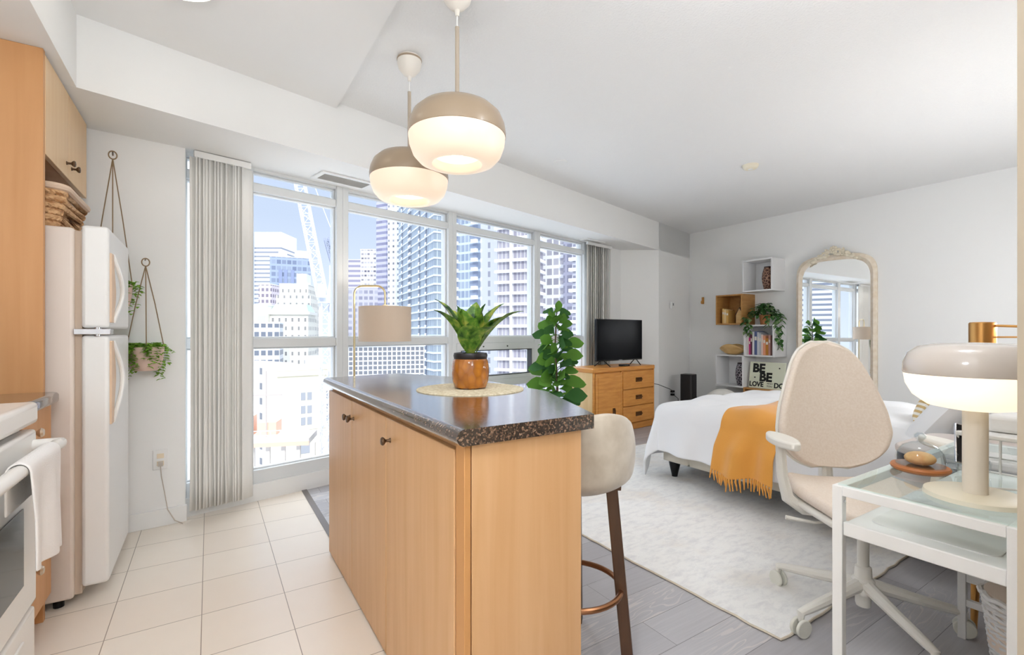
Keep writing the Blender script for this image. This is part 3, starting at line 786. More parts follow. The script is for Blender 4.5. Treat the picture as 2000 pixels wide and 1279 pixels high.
# ------------------------------------------------------------------ arc floor lamp
al = thing('floor_lamp', 'arched brass floor lamp with a drum shade by the window', 'floor lamp', (.875, 3.473, 0), math.atan2(-.118, .185)+.0)
MB().lathe([(.001, .022), (.12, .022), (.128, .016), (.13, 0)], 36).build('base', M_brass, al)
pts = [(0, 0, .02), (0, 0, .6), (0, 0, 1.42)]+[(.06-.06*math.cos(a), 0, 1.42+.06*math.sin(a)) for a in [PI/2*i/6 for i in range(1, 7)]]
pts += [(.16, 0, 1.48)]+[(.16+.06*math.sin(a), 0, 1.42+.06*math.cos(a)) for a in [PI/2*i/6 for i in range(1, 7)]]+[(.22, 0, 1.33)]
MB().tube(pts, .0075, 10).build('pole', mat('champagne_metal', srgb(206, 190, 150), .3, .8), al)
M_lin = thin('linen_shade', srgb(214, 196, 176), .07)
sh = MB().lathe([(.182, 1.085), (.182, 1.33), (.179, 1.33), (.179, 1.085), (.182, 1.085)], 48).build('lamp_shade', M_lin, al)
sh.location = (.22, 0, 0)
m = MB()
for k in range(3): m.cyl((.22, 0, 1.325), (.22+.18*math.cos(2.1*k), .18*math.sin(2.1*k), 1.325), .0025, n=6)
MB().ball((.22, 0, 1.205), .03).build('bulb', mat('arc_fill_bulb', (1, .95, .88, 1), .5, emit=(1, .96, .90, 1), estr=200), al)  # glowing bulb added to brighten the bulkhead underside and ceiling
m.cyl((.22, 0, 1.24), (.22, 0, 1.345), .018, n=14); m.build('socket', mat('cream_socket', srgb(232, 216, 190), .5), al)

# ------------------------------------------------------------------ fiddle leaf fig
fg = thing('fiddle_leaf_fig', 'tall fiddle-leaf fig in a white pot beside the dresser', 'potted plant', (2.90, 3.74, 0))
MB().lathe([(.001, 0), (.11, 0), (.125, .02), (.145, .24), (.15, .27), (.14, .27), (.135, .24), (.001, .235)], 32).build('pot', M_white, fg)
MB().tube([(0, 0, .22), (.01, 0, .6), (-.01, .01, 1.0), (0, 0, 1.36)], [.014, .012, .009, .005], 8).build('trunk', mat('fig_trunk', srgb(96, 80, 56), .8), fg)
m = MB(); rnd = random.Random(11)
for i in range(64):
    t = i/63; z = .48+.86*t; a = i*2.4+rnd.uniform(-.3, .3); Lr = .20*(1-.25*t)*rnd.uniform(.8, 1.15); m.cur = 0 if rnd.random() < .55+.2*t else 1
    el = .15+.5*t+rnd.uniform(-.2, .25)
    d = Vector((math.cos(a)*math.cos(el), math.sin(a)*math.cos(el), math.sin(el)))
    Lr *= 1.15 if t < .8 else .8; upv = Vector((-.5366*.7, -.8439*.7, 0))+Vector((rnd.uniform(-.5, .5), rnd.uniform(-.5, .5), rnd.uniform(.1, .8)))
    m.leaf((0, 0, z), d, Lr*1.35, .155*(1-.2*t), droop=rnd.uniform(.1, .45), up=upv, cup=.2, n=8, pw=1.6, stem=.15, wave=.03)
for i in range(36):
    z = rnd.uniform(.5, 1.28); a = rnd.uniform(0, 6.28); el = rnd.uniform(-.4, 1.0); m.cur = rnd.choice((0, 0, 1))
    upv = Vector((-.5366, -.8439, 0))+Vector((rnd.uniform(-.8, .8), rnd.uniform(-.8, .8), rnd.uniform(0, 1)))
    m.leaf((0, 0, z), (math.cos(a)*math.cos(el), math.sin(a)*math.cos(el), math.sin(el)), rnd.uniform(.13, .2), rnd.uniform(.08, .12), rnd.uniform(.1, .6), up=upv, cup=.25, n=8, pw=1.6, stem=.1, wave=.04)
m.cur = 0
m.leaf((0, 0, 1.34), (.1, -.2, 1), .13, .09, .0, n=7, pw=1.4, up=(0, -1, .1))
m.build('foliage', [M_leaf, M_leafd], fg)

# ------------------------------------------------------------------ dresser, tv
DR = math.radians(6.0)
dz = thing('dresser', 'honey oak dresser with one door and three drawers in the window niche', 'dresser', (4.667, 4.045, 0), DR)
W_ = 1.125
m = MB(); m.box(-W_+.02, -.02, .02, .42, .07, .70); m.build('carcass', [M_oak], dz)
MB().box(-W_+.005, -W_+.02, .015, .42, .03, .70).build('side_panel', M_oakside_lit, dz)
MB().box(-.02, -.005, .015, .42, .03, .70).build('side_panel', M_oakside_lit, dz)
MB().box(-W_-.005, .005, -.005, .425, .70, .75).build('top', M_oak, dz, bevel=.01, seg=3)
MB().box(-W_+.0, .0, .0, .42, .0, .075).build('plinth', M_oak, dz, bevel=.008)
m = MB(); 
for x in (-W_+.005, -.64, -.028): m.box(x, x+.025, .0, .02, .07, .70)
m.build('face_frame', M_oak, dz, bevel=.003)
d = MB().box(-W_+.035, -.645, -.008, .016, .085, .69).build('door', M_oak, dz, bevel=.005)
MB().box(-W_+.075, -.685, -.012, -.006, .13, .645).build('raised_panel', M_oak, d, bevel=.004)
M_pull = mat('antique_brass_pull', srgb(110, 74, 40), .45, .7)
m = MB(); m.box(-.81, -.765, -.018, -.011, .19, .29); m.build('pull_plate', M_pull, d, bevel=.003)
m = MB(); m.tube([(-.787, -.018, .28), (-.787, -.034, .275), (-.787, -.034, .205), (-.787, -.018, .20)], .005, 8); m.build('pull', M_pull, d)
for z0, z1 in ((.085, .275), (.285, .475), (.485, .69)):
    d = MB().box(-.612, -.032, -.008, .016, z0, z1).build('drawer', M_oak, dz, bevel=.006)
    zc = (z0+z1)/2
    MB().box(-.385, -.265, -.012, -.007, zc-.026, zc+.026).build('pull_plate', M_pull, d, bevel=.003)
    MB().tube([(-.37, -.012, zc+.012), (-.37, -.028, zc+.002), (-.28, -.028, zc+.002), (-.28, -.012, zc+.012)], .0055, 8).build('pull', M_pull, d)
tv = thing('television', 'black flat-screen television on the oak dresser', 'television', (4.15, 4.13, .7505), math.radians(4))
MB().box(-.405, .405, -.018, .018, .065, .555).build('housing', M_black, tv, bevel=.006)
MB().box(-.395, .395, -.0195, -.0175, .08, .545).build('screen', mat('tv_screen', srgb(6, 7, 12), .22, spec=.06), tv)
for sx in (-1, 1):
    m = MB(); m.tube([(sx*.27, -.10, .006), (sx*.295, 0, .085), (sx*.32, .10, .006)], .006, 8); m.build('foot', M_black, tv)
MB().box(-.03, .03, -.02, -.0185, .068, .076).build('badge', mat('badge_grey', srgb(150, 150, 155), .3, .6), tv)
mb_ = thing('media_player', 'small black media box in front of the television', 'media box', (4.19, 4.075, .7505), math.radians(4))
MB().box(-.065, .065, -.02, .045, 0.0, .02).build('body', M_black, mb_, bevel=.004)
MB().box(-.03, .03, -.0212, -.0195, .008, .012).build('status_light', mat('media_grey', srgb(90, 90, 95), .3), mb_)

# pillar details
def pil(x, off=0): 
    q = bpt(x); return (q[0]+off*.252, q[1]-off*.968)
PR = math.atan(.2605)
th = thing('thermostat', 'small white thermostat on the pillar wall', 'thermostat', (*pil(5.53, .002), 1.535), PR)
MB().box(-.055, .055, -.025, 0, -.05, .05).build('body', M_trim, th, bevel=.006)
MB().box(-.012, .016, -.0265, -.024, -.005, .03).build('display', mat('thermo_display', srgb(110, 118, 116), .3), th)
outlet((*pil(5.50, .002), .30), PR, 'white wall outlet on the pillar beside the dresser')
m = MB()
for dz_ in (.022, -.022):
    q = pil(5.50, .03); m.box(q[0]-.022, q[0]+.022, q[1]-.02, q[1]+.018, .30+dz_-.014, .30+dz_+.014)
q = pil(5.48, .05)
m.tube([(q[0], q[1], .32), (q[0]-.15, q[1]-.08, .37), (q[0]-.45, q[1]-.12, .46), (4.70, 4.40, .52)], .004, 6)
m.tube([(q[0]+.02, q[1], .27), (q[0]+.08, q[1]-.02, .22), (q[0]+.10, q[1], .08), (q[0]+.12, q[1]+.01, .01)], .004, 6)
o = m.build('power_cord', M_black); tag(o, 'black plugs and cords running from the pillar outlet to the dresser', 'cord')
hk = thing('wall_hook', 'small brass hook plate on the far wall near the corner', 'hook', (FX-.001, 4.42, 1.62))
MB().box(-.008, 0, -.02, .02, -.05, .05).build('plate', M_brass, hk, bevel=.003)
MB().tube([(-.008, 0, .0), (-.04, 0, -.01), (-.045, 0, -.035), (-.035, 0, -.045)], .006, 8).build('peg', M_brass, hk)
ap = thing('air_purifier', 'tall black tower speaker on the floor in the far corner', 'speaker', (5.50, 4.18, 0), .2)
MB().prism(rr(.17, .17, .03), 0, .585).build('body', mat('speaker_black', srgb(28, 26, 28), .45), ap, bevel=.006)
MB().prism(rr(.155, .155, .03), .3, .306).build('band', mat('speaker_band', srgb(70, 66, 66), .3), ap)
MB().box(-.065, .065, -.089, -.084, .03, .28).build('grille', mat('speaker_grille', srgb(40, 36, 36), .8), ap)

# ------------------------------------------------------------------ wall shelves
def cube_shelf(y0, y1, z0, z1, mt, label, depth=.295, back=True, bm=None):
    s = thing('cube_shelf', label, 'wall shelf', (FX-.001, (y0+y1)/2, z0), 0, 'box shelves on the far wall')
    w = (y1-y0)/2; h = z1-z0; t = .018
    m = MB()
    for c in ((-w, w, 0, t), (-w, w, h-t, h), (-w, -w+t, t, h-t), (w-t, w, t, h-t)): m.box(-depth, 0, c[0], c[1], c[2], c[3])
    m.build('box_frame', mt, s, bevel=.002)
    MB().box(-.012, -.002, -w+t, w-t, t, h-t).build('back_panel', bm or mt, s)
    return s
M_shw = mat('shelf_white', srgb(240, 240, 240), .4)
cube_shelf(3.235, 3.625, 1.672, 2.08, M_shw, 'topmost white box shelf holding a brown vase')
cube_shelf(3.627, 4.01, 1.254, 1.655, M_honey, 'honey wood box shelf holding gold books')
cube_shelf(3.215, 3.607, .845, 1.248, M_shw, 'white box shelf full of coloured books under the trailing plant')
cube_shelf(3.612, 4.014, .428, .852, M_shw, 'lowest white box shelf holding a dark patterned vase')
def vase(loc, h, c1, c2, label):
    v = thing('vase', label, 'vase', loc, 0, 'patterned vases on the box shelves')
    mm, nt, p = nodes_of('vase_glaze')
    tc = nt.nodes.new('ShaderNodeTexCoord'); mp = nt.nodes.new('ShaderNodeMapping'); mp.inputs['Scale'].default_value = (1, 1, 1)
    nt.links.new(tc.outputs['Object'], mp.inputs[0])
    vo = nt.nodes.new('ShaderNodeTexVoronoi'); vo.feature = 'DISTANCE_TO_EDGE'; vo.inputs['Scale'].default_value = 34
    nt.links.new(mp.outputs[0], vo.inputs['Vector'])
    k = mth(nt, 'LESS_THAN', vo.outputs['Distance'], .10)
    nt.links.new(mixc(nt, k, c1, c2), p.inputs['Base Color']); p.inputs['Roughness'].default_value = .35
    MB().lathe([(.001, 0), (.040, 0), (.046, .01), (.062, h*.3), (.068, h*.5), (.062, h*.72), (.046, h*.92), (.042, h*.95)], 28).build('body', mm, v)
    MB().lathe([(.042, h*.95), (.043, h), (.036, h), (.034, h*.9), (.001, h*.88)], 28).build('neck', mat('vase_dark', srgb(34, 24, 24), .4), v)
vase((FX-.18, 3.355, 1.6925), .29, srgb(78, 46, 36), srgb(168, 128, 104), 'brown patterned vase in the topmost white box shelf')
vase((FX-.18, 3.715, .4485), .30, srgb(40, 34, 44), srgb(176, 168, 176), 'black and white patterned vase in the lowest box shelf')
# books
def book(loc, th, h, d, col, label, group, tilt=0, page=True):
    b = thing('book', label, 'book', loc, 0, group); b.rotation_euler = (tilt, 0, 0)
    cm_ = mat('book_%02x%02x%02x' % col, srgb(*col), .55)
    m = MB(); m.box(0, d, 0, .003, 0, h); m.box(0, d, th-.003, th, 0, h); m.box(0, .003, .003, th-.003, 0, h); m.build('cover', cm_, b)
    MB().box(.003, d-.005, .003, th-.003, .004, h-.004).build('pages', mat('paper', srgb(238, 232, 220), .8), b)
    MB().box(-.0006, .0, .004, th-.004, h*.62, h*.78).build('spine_band', mat('spine_pale', srgb(232, 226, 214), .6), b)
y = 3.586
for th_, h, col, nm_ in ((.020, .25, (226, 222, 216), 'white book leaning first in the row under the plant'), (.022, .22, (206, 66, 130), 'magenta book in the white box shelf'), (.022, .27, (96, 46, 66), 'dark plum book in the white box shelf'),
          (.026, .295, (232, 232, 232), 'tall white book left of the blue one'), (.034, .30, (92, 106, 150), 'thick slate-blue book in the white box shelf'), (.026, .29, (210, 212, 216), 'pale grey book right of the blue one'),
          (.022, .275, (190, 196, 200), 'silver-grey book in the middle of the row'), (.024, .26, (236, 208, 196), 'blush book in the white box shelf'), (.030, .245, (232, 160, 122), 'peach book in the white box shelf'),
          (.034, .215, (196, 130, 50), 'short ochre book near the right end of the row'), (.026, .25, (196, 150, 140), 'dusty rose book last in the row')):
    y -= th_+.002
    book((FX-.255, y, .8645), th_, h, .17, col, nm_, 'books in the white box shelf')
y = 3.945
for th_, h, col, nm_ in ((.024, .20, (226, 186, 116), 'left gold-spined book in the honey wood box'), (.030, .19, (236, 206, 150), 'middle pale gold book in the honey wood box'), (.030, .175, (214, 168, 92), 'right short gold book in the honey wood box')):
    y -= th_+.003; book((FX-.25, y, 1.273), th_, h, .15, col, nm_, 'gold books in the honey wood box')
hs = thing('house_ornament', 'small wooden house-shaped ornament in the honey wood box', 'ornament', (FX-.20, 3.70, 1.273))
R = Matrix(((0, 0, 1, 0), (1, 0, 0, 0), (0, 1, 0, 0), (0, 0, 0, 1)))
MB().prism([(-.05, 0), (.05, 0), (.05, .12), (0, .20), (-.05, .12)], -.04, .04, M=R).build('body', M_bowl, hs, bevel=.002)
m = MB(); m.prism([(-.06, .11), (0, .215), (.06, .11), (.05, .11), (0, .20), (-.05, .11)], -.045, .045, M=R); m.build('roof', M_walnut, hs)
# bowl on the lowest shelf
bw = MB()
def bowl(u, v):
    a = 2*PI*u; r = .2+.8*v; z = .006+.10*v**2.2+.035*v**3*math.cos(2*a)
    return Vector((.095*r*math.cos(a), .185*r*math.sin(a), z))
bw.grid(bowl, 40, 12)
bw.lathe([(.001, .006), (.2, .006)], 40, M=Matrix.Diagonal((.095, .185, 1, 1)))
o = bw.build('wooden_bowl', M_bowl, solid=.012, ang=60); o.location = (FX-.17, 3.835, .8535); tag(o, 'light wooden boat-shaped bowl on top of the lowest box shelf', 'bowl')
# trailing plant on books shelf
tp = thing('trailing_plant', 'trailing pothos in a terracotta pot on the book shelf box', 'potted plant', (FX-.17, 3.40, 1.249))
MB().lathe([(.001, 0), (.048, 0), (.062, .10), (.068, .10), (.068, .125), (.06, .125), (.056, .10), (.001, .10)], 24).build('pot', mat('terracotta', srgb(186, 122, 74), .7), tp)
m = MB(); rnd = random.Random(21)
for i in range(190):
    a = rnd.uniform(0, 2*PI); r = rnd.uniform(.0, .17)**1.0; m.cur = rnd.choice((0, 0, 1))
    c = Vector((max(-.17, min(.12, r*math.cos(a))), r*1.25*math.sin(a), .13+.15*(1-(r/.18)**2)*rnd.uniform(.3, 1)-.05*(r/.17)))
    th_ = a+rnd.uniform(-.8, .8); m.leaf(c, (math.cos(th_), math.sin(th_), rnd.uniform(-.4, .5)), rnd.uniform(.055, .09), .042, .4, n=4, pw=.7)
for vy, vx, L in ((-.215, -.02, .42), (-.20, -.09, .30), (.17, -.14, .22), (.20, -.12, .12), (-.12, -.15, .14), (.11, -.15, .24)):
    for k in range(int(L*60)):
        z = .10-L*k/(L*60); th_ = rnd.uniform(0, 2*PI); m.cur = rnd.choice((0, 1))
        m.leaf((vx+.012*math.sin(k), vy+.012*math.cos(k*1.3), z), (math.cos(th_)*.7-.2, math.sin(th_)*.7, -.5), .065, .042, .2, n=4, pw=.7)
m.build('foliage', [M_leafd, mat('pothos_pale', srgb(128, 158, 104), .5)], tp)

# BE sign on a small crate
def text(s, size, loc, parent, m, rot, name='lettering', bold=0, sx=1):
    c = bpy.data.curves.new('txt', 'FONT'); c.body = s; c.size = size; c.extrude = .0012; c.offset = bold; c.resolution_u = 3
    t = bpy.data.objects.new('txt', c); COL.objects.link(t)
    dg = bpy.context.evaluated_depsgraph_get(); me = bpy.data.meshes.new_from_object(t.evaluated_get(dg))
    bpy.data.objects.remove(t)
    o = bpy.data.objects.new(name, me); COL.objects.link(o); me.materials.clear(); me.materials.append(m)
    o.parent = parent; o.location = loc; o.rotation_euler = rot; o.scale = (sx, 1, 1); return o
cs = thing('wooden_crate', 'wooden box shelf lowest on the far wall carrying the lettered sign', 'wall shelf', (FX-.001, 3.36, .02))
m = MB(); m.box(-.30, 0, -.25, .25, .40, .42); m.box(-.30, 0, -.25, .25, 0, .02); m.box(-.30, 0, -.25, -.23, .02, .40); m.box(-.30, 0, .23, .25, .02, .40)
m.build('box_frame', M_honey, cs, bevel=.002); MB().box(-.012, -.002, -.23, .23, .02, .40).build('back_panel', M_honey, cs)
sg = thing('letter_sign', 'cream sign reading BE BE LOVE DO in black letters', 'sign', (FX-.235, 3.345, .4405)); sg.rotation_euler = (0, math.radians(8), 0)
M_cream = mat('sign_cream', srgb(228, 232, 208), .6); M_ink = mat('sign_ink', srgb(20, 22, 20), .6)
MB().box(-.012, 0.008, -.225, .225, 0, .335).build('board', M_cream, sg, bevel=.002)
rt = (PI/2, 0, -PI/2)
text('BE', .15, (-.0135, .185, .205), sg, M_ink, rt, bold=.007, sx=1.0)
text('BE', .15, (-.0135, .09, .095), sg, M_ink, rt, bold=.007, sx=1.0)
text('LOVE', .085, (-.0135, .217, .022), sg, M_ink, rt, bold=.003, sx=.9)
text('DO', .085, (-.0135, -.10, .022), sg, M_ink, rt, bold=.003, sx=.95)
text('WHAT', .024, (-.0135, -.01, .058), sg, M_ink, rt, sx=1.1); text('YOU', .03, (-.0135, -.01, .024), sg, M_ink, rt, sx=1.1)
m = MB()
for y, z in ((-.155, .265), (.15, .135)): m.box(-.0137, -.012, y-.008, y+.008, z-.008, z+.008)
m.build('mark', M_ink, sg)
# white pouffe behind the bed
m = MB(); m.ball((0, 0, .21), .21, 24, 14, (1.1, 1.1, .98)); o = m.build('floor_cushion', mat('boucle_white', srgb(240, 238, 232), .95, bump=((50, 50, 50), .5, .01)), ang=180)
o.location = (5.62, 3.75, 0.005); tag(o, 'round white boucle pouffe beyond the foot of the bed', 'pouffe')

# ------------------------------------------------------------------ mirror
mr = thing('wall_mirror', 'arched full-length mirror in a cream frame with carved crest on the far wall', 'mirror', (FX-.042, 2.645, 0)); mr.rotation_euler = (0, math.radians(.4), math.radians(5))
def arch(w, h, base=.02):
    pts = [(-w, base), (w, base)]
    n = 24
    for i in range(n+1):
        a = PI*i/n; c, s_ = math.cos(a), math.sin(a)
        x = w*math.copysign(abs(c)**.55, c); z = h-.30*w*0-(.26)*(1-abs(s_)**.72)
        pts.append((x, z))
    return pts
AO = arch(.405, 2.05); AI = arch(.345, 1.985, .08)
RM = Matrix(((0, 0, 1, 0), (1, 0, 0, 0), (0, 1, 0, 0), (0, 0, 0, 1)))
m = MB(); n = len(AO)
vs = []
for (yo, zo), (yi, zi) in zip(AO, AI):
    ym, zm = (yo+yi)/2, (zo+zi)/2
    vs += [(0, yo, zo), (-.035, yo, zo), (-.055, ym*.99+yo*.01, zm), (-.032, yi, zi), (0, yi, zi)]
fs = []
for i in range(n):
    j = (i+1) % n
    for k in range(4): fs.append((i*5+k, i*5+k+1, j*5+k+1, j*5+k))
m.add(vs, fs); m.build('frame', mat('antique_cream', srgb(240, 228, 210), .5, noise=(srgb(228, 212, 188), (20, 20, 20), 4)), mr, ang=40)
m = MB(); m.prism(AI, -.024, -.018, M=RM); m.build('mirror_glass', mat('silvered_glass', (.93, .95, .96, 1), .0, 1), mr)
m = MB(); rnd = random.Random(5)
def atop(y): return 2.05-.26*(1-max(0, 1-(abs(y)/.405)**(1/.55*1.0)**1)**.36)
for i in range(34):
    t = rnd.uniform(-1, 1); y = .22*t; k = 1-abs(t)**1.5
    z = 2.035-.055*t*t+rnd.uniform(0, .075)*k; r = rnd.uniform(.012, .024)
    m.ball((-.05-rnd.uniform(0, .015), y, z), r, 8, 6, (.8, 1.2, 1))
for i in range(40):
    t = rnd.uniform(-1, 1); y = .23*t; k = 1-abs(t)**1.5
    z = 2.03-.06*t*t+rnd.uniform(0, .08)*k; a_ = rnd.uniform(-1.2, 1.2)+t*.9
    m.leaf((-.052, y, z), (-.25, math.sin(a_), math.cos(a_)), rnd.uniform(.04, .075), .032, .3, n=4, up=(-1, 0, 0))
for k in range(8):
    a = 2*PI*k/8; m.ball((-.066, .03*math.cos(a), 2.10+.03*math.sin(a)), .017, 8, 6)
m.ball((-.075, 0, 2.10), .018, 8, 6)
m.build('carved_crest', mat('crest_cream', srgb(232, 222, 200), .55), mr)

# ------------------------------------------------------------------ rug
def rug_mat():
    mm, nt, p = nodes_of('distressed_rug')
    g = nt.nodes.new('ShaderNodeNewGeometry')
    mp = nt.nodes.new('ShaderNodeMapping'); mp.inputs['Scale'].default_value = (11, 26, 1); nt.links.new(g.outputs['Position'], mp.inputs[0])
    n1 = nt.nodes.new('ShaderNodeTexNoise'); n1.inputs['Scale'].default_value = 1; n1.inputs['Detail'].default_value = 7; n1.inputs['Roughness'].default_value = .7; n1.inputs['Distortion'].default_value = .3
    nt.links.new(mp.outputs[0], n1.inputs['Vector'])
    r1 = nt.nodes.new('ShaderNodeValToRGB'); r1.color_ramp.elements[0].position = .46; r1.color_ramp.elements[1].position = .72; nt.links.new(n1.outputs['Fac'], r1.inputs[0])
    n2 = nt.nodes.new('ShaderNodeTexNoise'); n2.inputs['Scale'].default_value = 2.2; n2.inputs['Detail'].default_value = 5; nt.links.new(g.outputs['Position'], n2.inputs['Vector'])
    r2 = nt.nodes.new('ShaderNodeValToRGB'); r2.color_ramp.elements[0].position = .52; r2.color_ramp.elements[1].position = .72; nt.links.new(n2.outputs['Fac'], r2.inputs[0])
    c = mixc(nt, mth(nt, 'MULTIPLY', r2.outputs[0], .4), srgb(247, 245, 241), srgb(226, 208, 188))
    c = mixc(nt, mth(nt, 'MULTIPLY', r1.outputs[0], .45), c, srgb(200, 198, 202))
    nt.links.new(c, p.inputs['Base Color']); p.inputs['Roughness'].default_value = .95; p.inputs['Specular IOR Level'].default_value = .1
    bp = nt.nodes.new('ShaderNodeBump'); bp.inputs['Strength'].default_value = .35; bp.inputs['Distance'].default_value = .004
    n3 = nt.nodes.new('ShaderNodeTexNoise'); n3.inputs['Scale'].default_value = 160; nt.links.new(g.outputs['Position'], n3.inputs['Vector'])
    nt.links.new(n3.outputs['Fac'], bp.inputs['Height']); nt.links.new(bp.outputs[0], p.inputs['Normal'])
    return mm
rnd = random.Random(2)
def wob(a, b, n): return [(a[0]+(b[0]-a[0])*i/n+rnd.uniform(-.004, .004), a[1]+(b[1]-a[1])*i/n+rnd.uniform(-.004, .004)) for i in range(n)]
cs_ = [(1.79, .955), (4.25, .985), (4.20, 3.40), (1.76, 3.36)]
poly = sum((wob(cs_[i], cs_[(i+1) % 4], 40) for i in range(4)), [])
rg = thing('area_rug', 'large distressed cream and grey area rug under the bed', 'rug', (0, 0, 0))
MB().prism(poly, .001, .009).build('pile', rug_mat(), rg)
m = MB(); m.tube([(x, y, .006) for x, y in poly], .005, 5, closed=True); m.build('edge_binding', mat('rug_binding', srgb(222, 210, 190), .9), rg)

# ------------------------------------------------------------------ bed
BX0, BX1, BY0, BY1 = 3.06, 4.62, .36, 2.56
bd = thing('bed', 'white bed with a tufted cream upholstered frame on short black legs', 'bed', (0, 0, 0))
M_uph = mat('cream_upholstery', srgb(232, 226, 212), .8, noise=(srgb(222, 214, 198), (6, 6, 6), 2))
m = MB()
def rail(y0, y1, n):   # tufted side rail along +x face
    def fn(u, v):
        Y = y0+(y1-y0)*u; z = .135+.185*v
        b = .022*(1-abs(math.cos(PI*(u*n)))**6)*math.sin(PI*min(1, max(0, v)))**.5
        return Vector((BX0-b, Y, z))
    return fn
m.grid(rail(BY1, BY0, 9), 108, 10)
m.box(BX0, BX0+.05, BY0, BY1, .135, .32); m.box(BX1-.05, BX1, BY0, BY1, .135, .32); m.box(BX0, BX1, BY1-.05, BY1, .135, .32); m.box(BX0, BX1, BY0, BY0+.05, .135, .32)
m.build('side_rail', M_uph, bd, ang=60)
for x, y in ((BX0+.06, BY1-.06), (BX1-.06, BY1-.06), (BX0+.06, BY0+.10), (BX1-.06, BY0+.10)):
    MB().lathe([(.022, 0), (.024, .015), (.034, .06), (.043, .10), (.046, .137)], 20, c=(x, y, 0.0095)).build('leg', M_black, bd)
MB().box(BX0+.03, BX1-.03, BY0+.03, BY1-.03, .20, .54).build('mattress', mat('mattress_white', srgb(240, 240, 240), .9), bd, bevel=.05, seg=4)
MB().box(BX0-.02, BX1+.02, .215, .33, .14, 1.0).build('headboard', M_uph, bd, bevel=.03, seg=4)
M_duvet = mat('white_cotton', srgb(246, 246, 247), .9, sheen=.15)
m = drape(BX0+.02, BX1-.02, BY0+.45, BY1-.05, .595, (.43, .30, .0, .52), r=.11, nu=130, nv=150, fold=.022, freq=17, top_noise=.013, seed=3, flare=.18)
dv = m.build('duvet', M_duvet, solid=.018, sub=1, ang=180); tag(dv, 'white duvet hanging over the sides and foot of the bed', 'duvet')
# pillows
def pillow(loc, rot, w, h, d, mt, label, nm_='pillow', cat='pillow', group=None):
    m = MB()
    def fn(u, v, s):
        x = (u-.5)*2; y = (v-.5)*2
        k = max(0, (1-x**4)*(1-y**4))**.42
        pin = 1-.07*(x*x*y*y)
        ex = 1-.06*(1-y*y)*0
        return Vector((x*w/2*(1-.06*(1-abs(x))*0-.05*y*y*abs(x)), y*h/2*(1-.05*x*x*abs(y)), s*d/2*k))
    m.grid(lambda u, v: fn(u, v, 1), 20, 20); m.grid(lambda u, v: fn(u, v, -1), 20, 20, flip=True)
    o = m.build(nm_, mt, ang=180, sub=1); o.location = loc; o.rotation_euler = rot
    return tag(o, label, cat, group)
def stripes():
    mm, nt, p = nodes_of('wavy_stripe_fabric')
    tc = nt.nodes.new('ShaderNodeTexCoord'); sp = nt.nodes.new('ShaderNodeSeparateXYZ'); nt.links.new(tc.outputs['Object'], sp.inputs[0])
    s1 = mth(nt, 'ABSOLUTE', mth(nt, 'SUBTRACT', mth(nt, 'FRACT', mth(nt, 'MULTIPLY', sp.outputs[0], 6.0)), .5))
    k = mth(nt, 'GREATER_THAN', mth(nt, 'FRACT', mth(nt, 'MULTIPLY', mth(nt, 'ADD', sp.outputs[1], mth(nt, 'MULTIPLY', s1, .12)), 30.0)), .5)
    nt.links.new(mixc(nt, k, srgb(244, 240, 230), srgb(214, 184, 128)), p.inputs['Base Color']); p.inputs['Roughness'].default_value = .85
    return mm
pillow((3.86, 1.02, .775), (math.radians(62), 0, math.radians(172)), .46, .46, .14, stripes(), 'cream throw pillow with wavy gold stripes at the bed head', 'throw_pillow')
M_case = mat('pillowcase', srgb(240, 240, 240), .9)
pillow((3.40, .90, .70), (math.radians(55), 0, math.radians(184)), .66, .44, .17, M_case, 'white pillow lying nearest the desk lamp at the bed head', group='white bed pillows')
pillow((3.44, .60, .81), (math.radians(66), 0, math.radians(180)), .68, .46, .18, M_case, 'white pillow standing behind the front pillow at the bed head', group='white bed pillows')
pillow((4.20, .74, .78), (math.radians(62), 0, math.radians(178)), .68, .46, .18, M_case, 'white pillow standing on the far side of the bed head', group='white bed pillows')
# throw
M_throw = mat('mustard_knit', srgb(234, 164, 72), .85, sheen=.3, bump=((120, 120, 120), .4, .003))
tw = thing('throw_blanket', 'mustard throw blanket with fringe draped across the white bed', 'blanket', (0, 0, 0))
m = MB(); rnd = random.Random(9)
def throw(u, v):
    # u across the strip, v along: far side of the bed -> over the near edge -> hem
    w = .36+.05*v; Y = 1.80+(u-.5)*w-.02*v; L = 1.0+.44; s = v*L; fw = .020*math.sin(u*8+.5+s*1.5)+.014*math.sin(u*15+2-s*2)
    top = .625+.012*math.sin(u*8+s*4)+.01*math.sin(s*9)
    if s < .96: return Vector((4.03-s, Y, top+.0))
    e = s-.96; r = .115; a = min(e/r, PI/2); rest = max(0, e-r*PI/2); k = min(1, rest/.12)
    return Vector((3.065-r*math.sin(a)-rest*.20-fw*1.2*k-.050*k, Y+.04*rest*(u-.5), top*(1-k*.0)-r*(1-math.cos(a))-rest*.985))
m.grid(throw, 40, 70); m.build('cloth', M_throw, tw, solid=.010, sub=1, ang=180)
m = MB()
for i in range(24):
    u = (i+.5)/24; p = throw(u, 1.0)
    q = p+Vector((-.005+rnd.uniform(-.01, .004), rnd.uniform(-.012, .012), -rnd.uniform(.055, .085)))
    m.tube([p+Vector((0, 0, .008)), p+Vector((-.003, 0, -.012)), p*.4+q*.6, q], [.005, .008, .005, .0035], 6)
m.build('fringe', M_throw, tw)

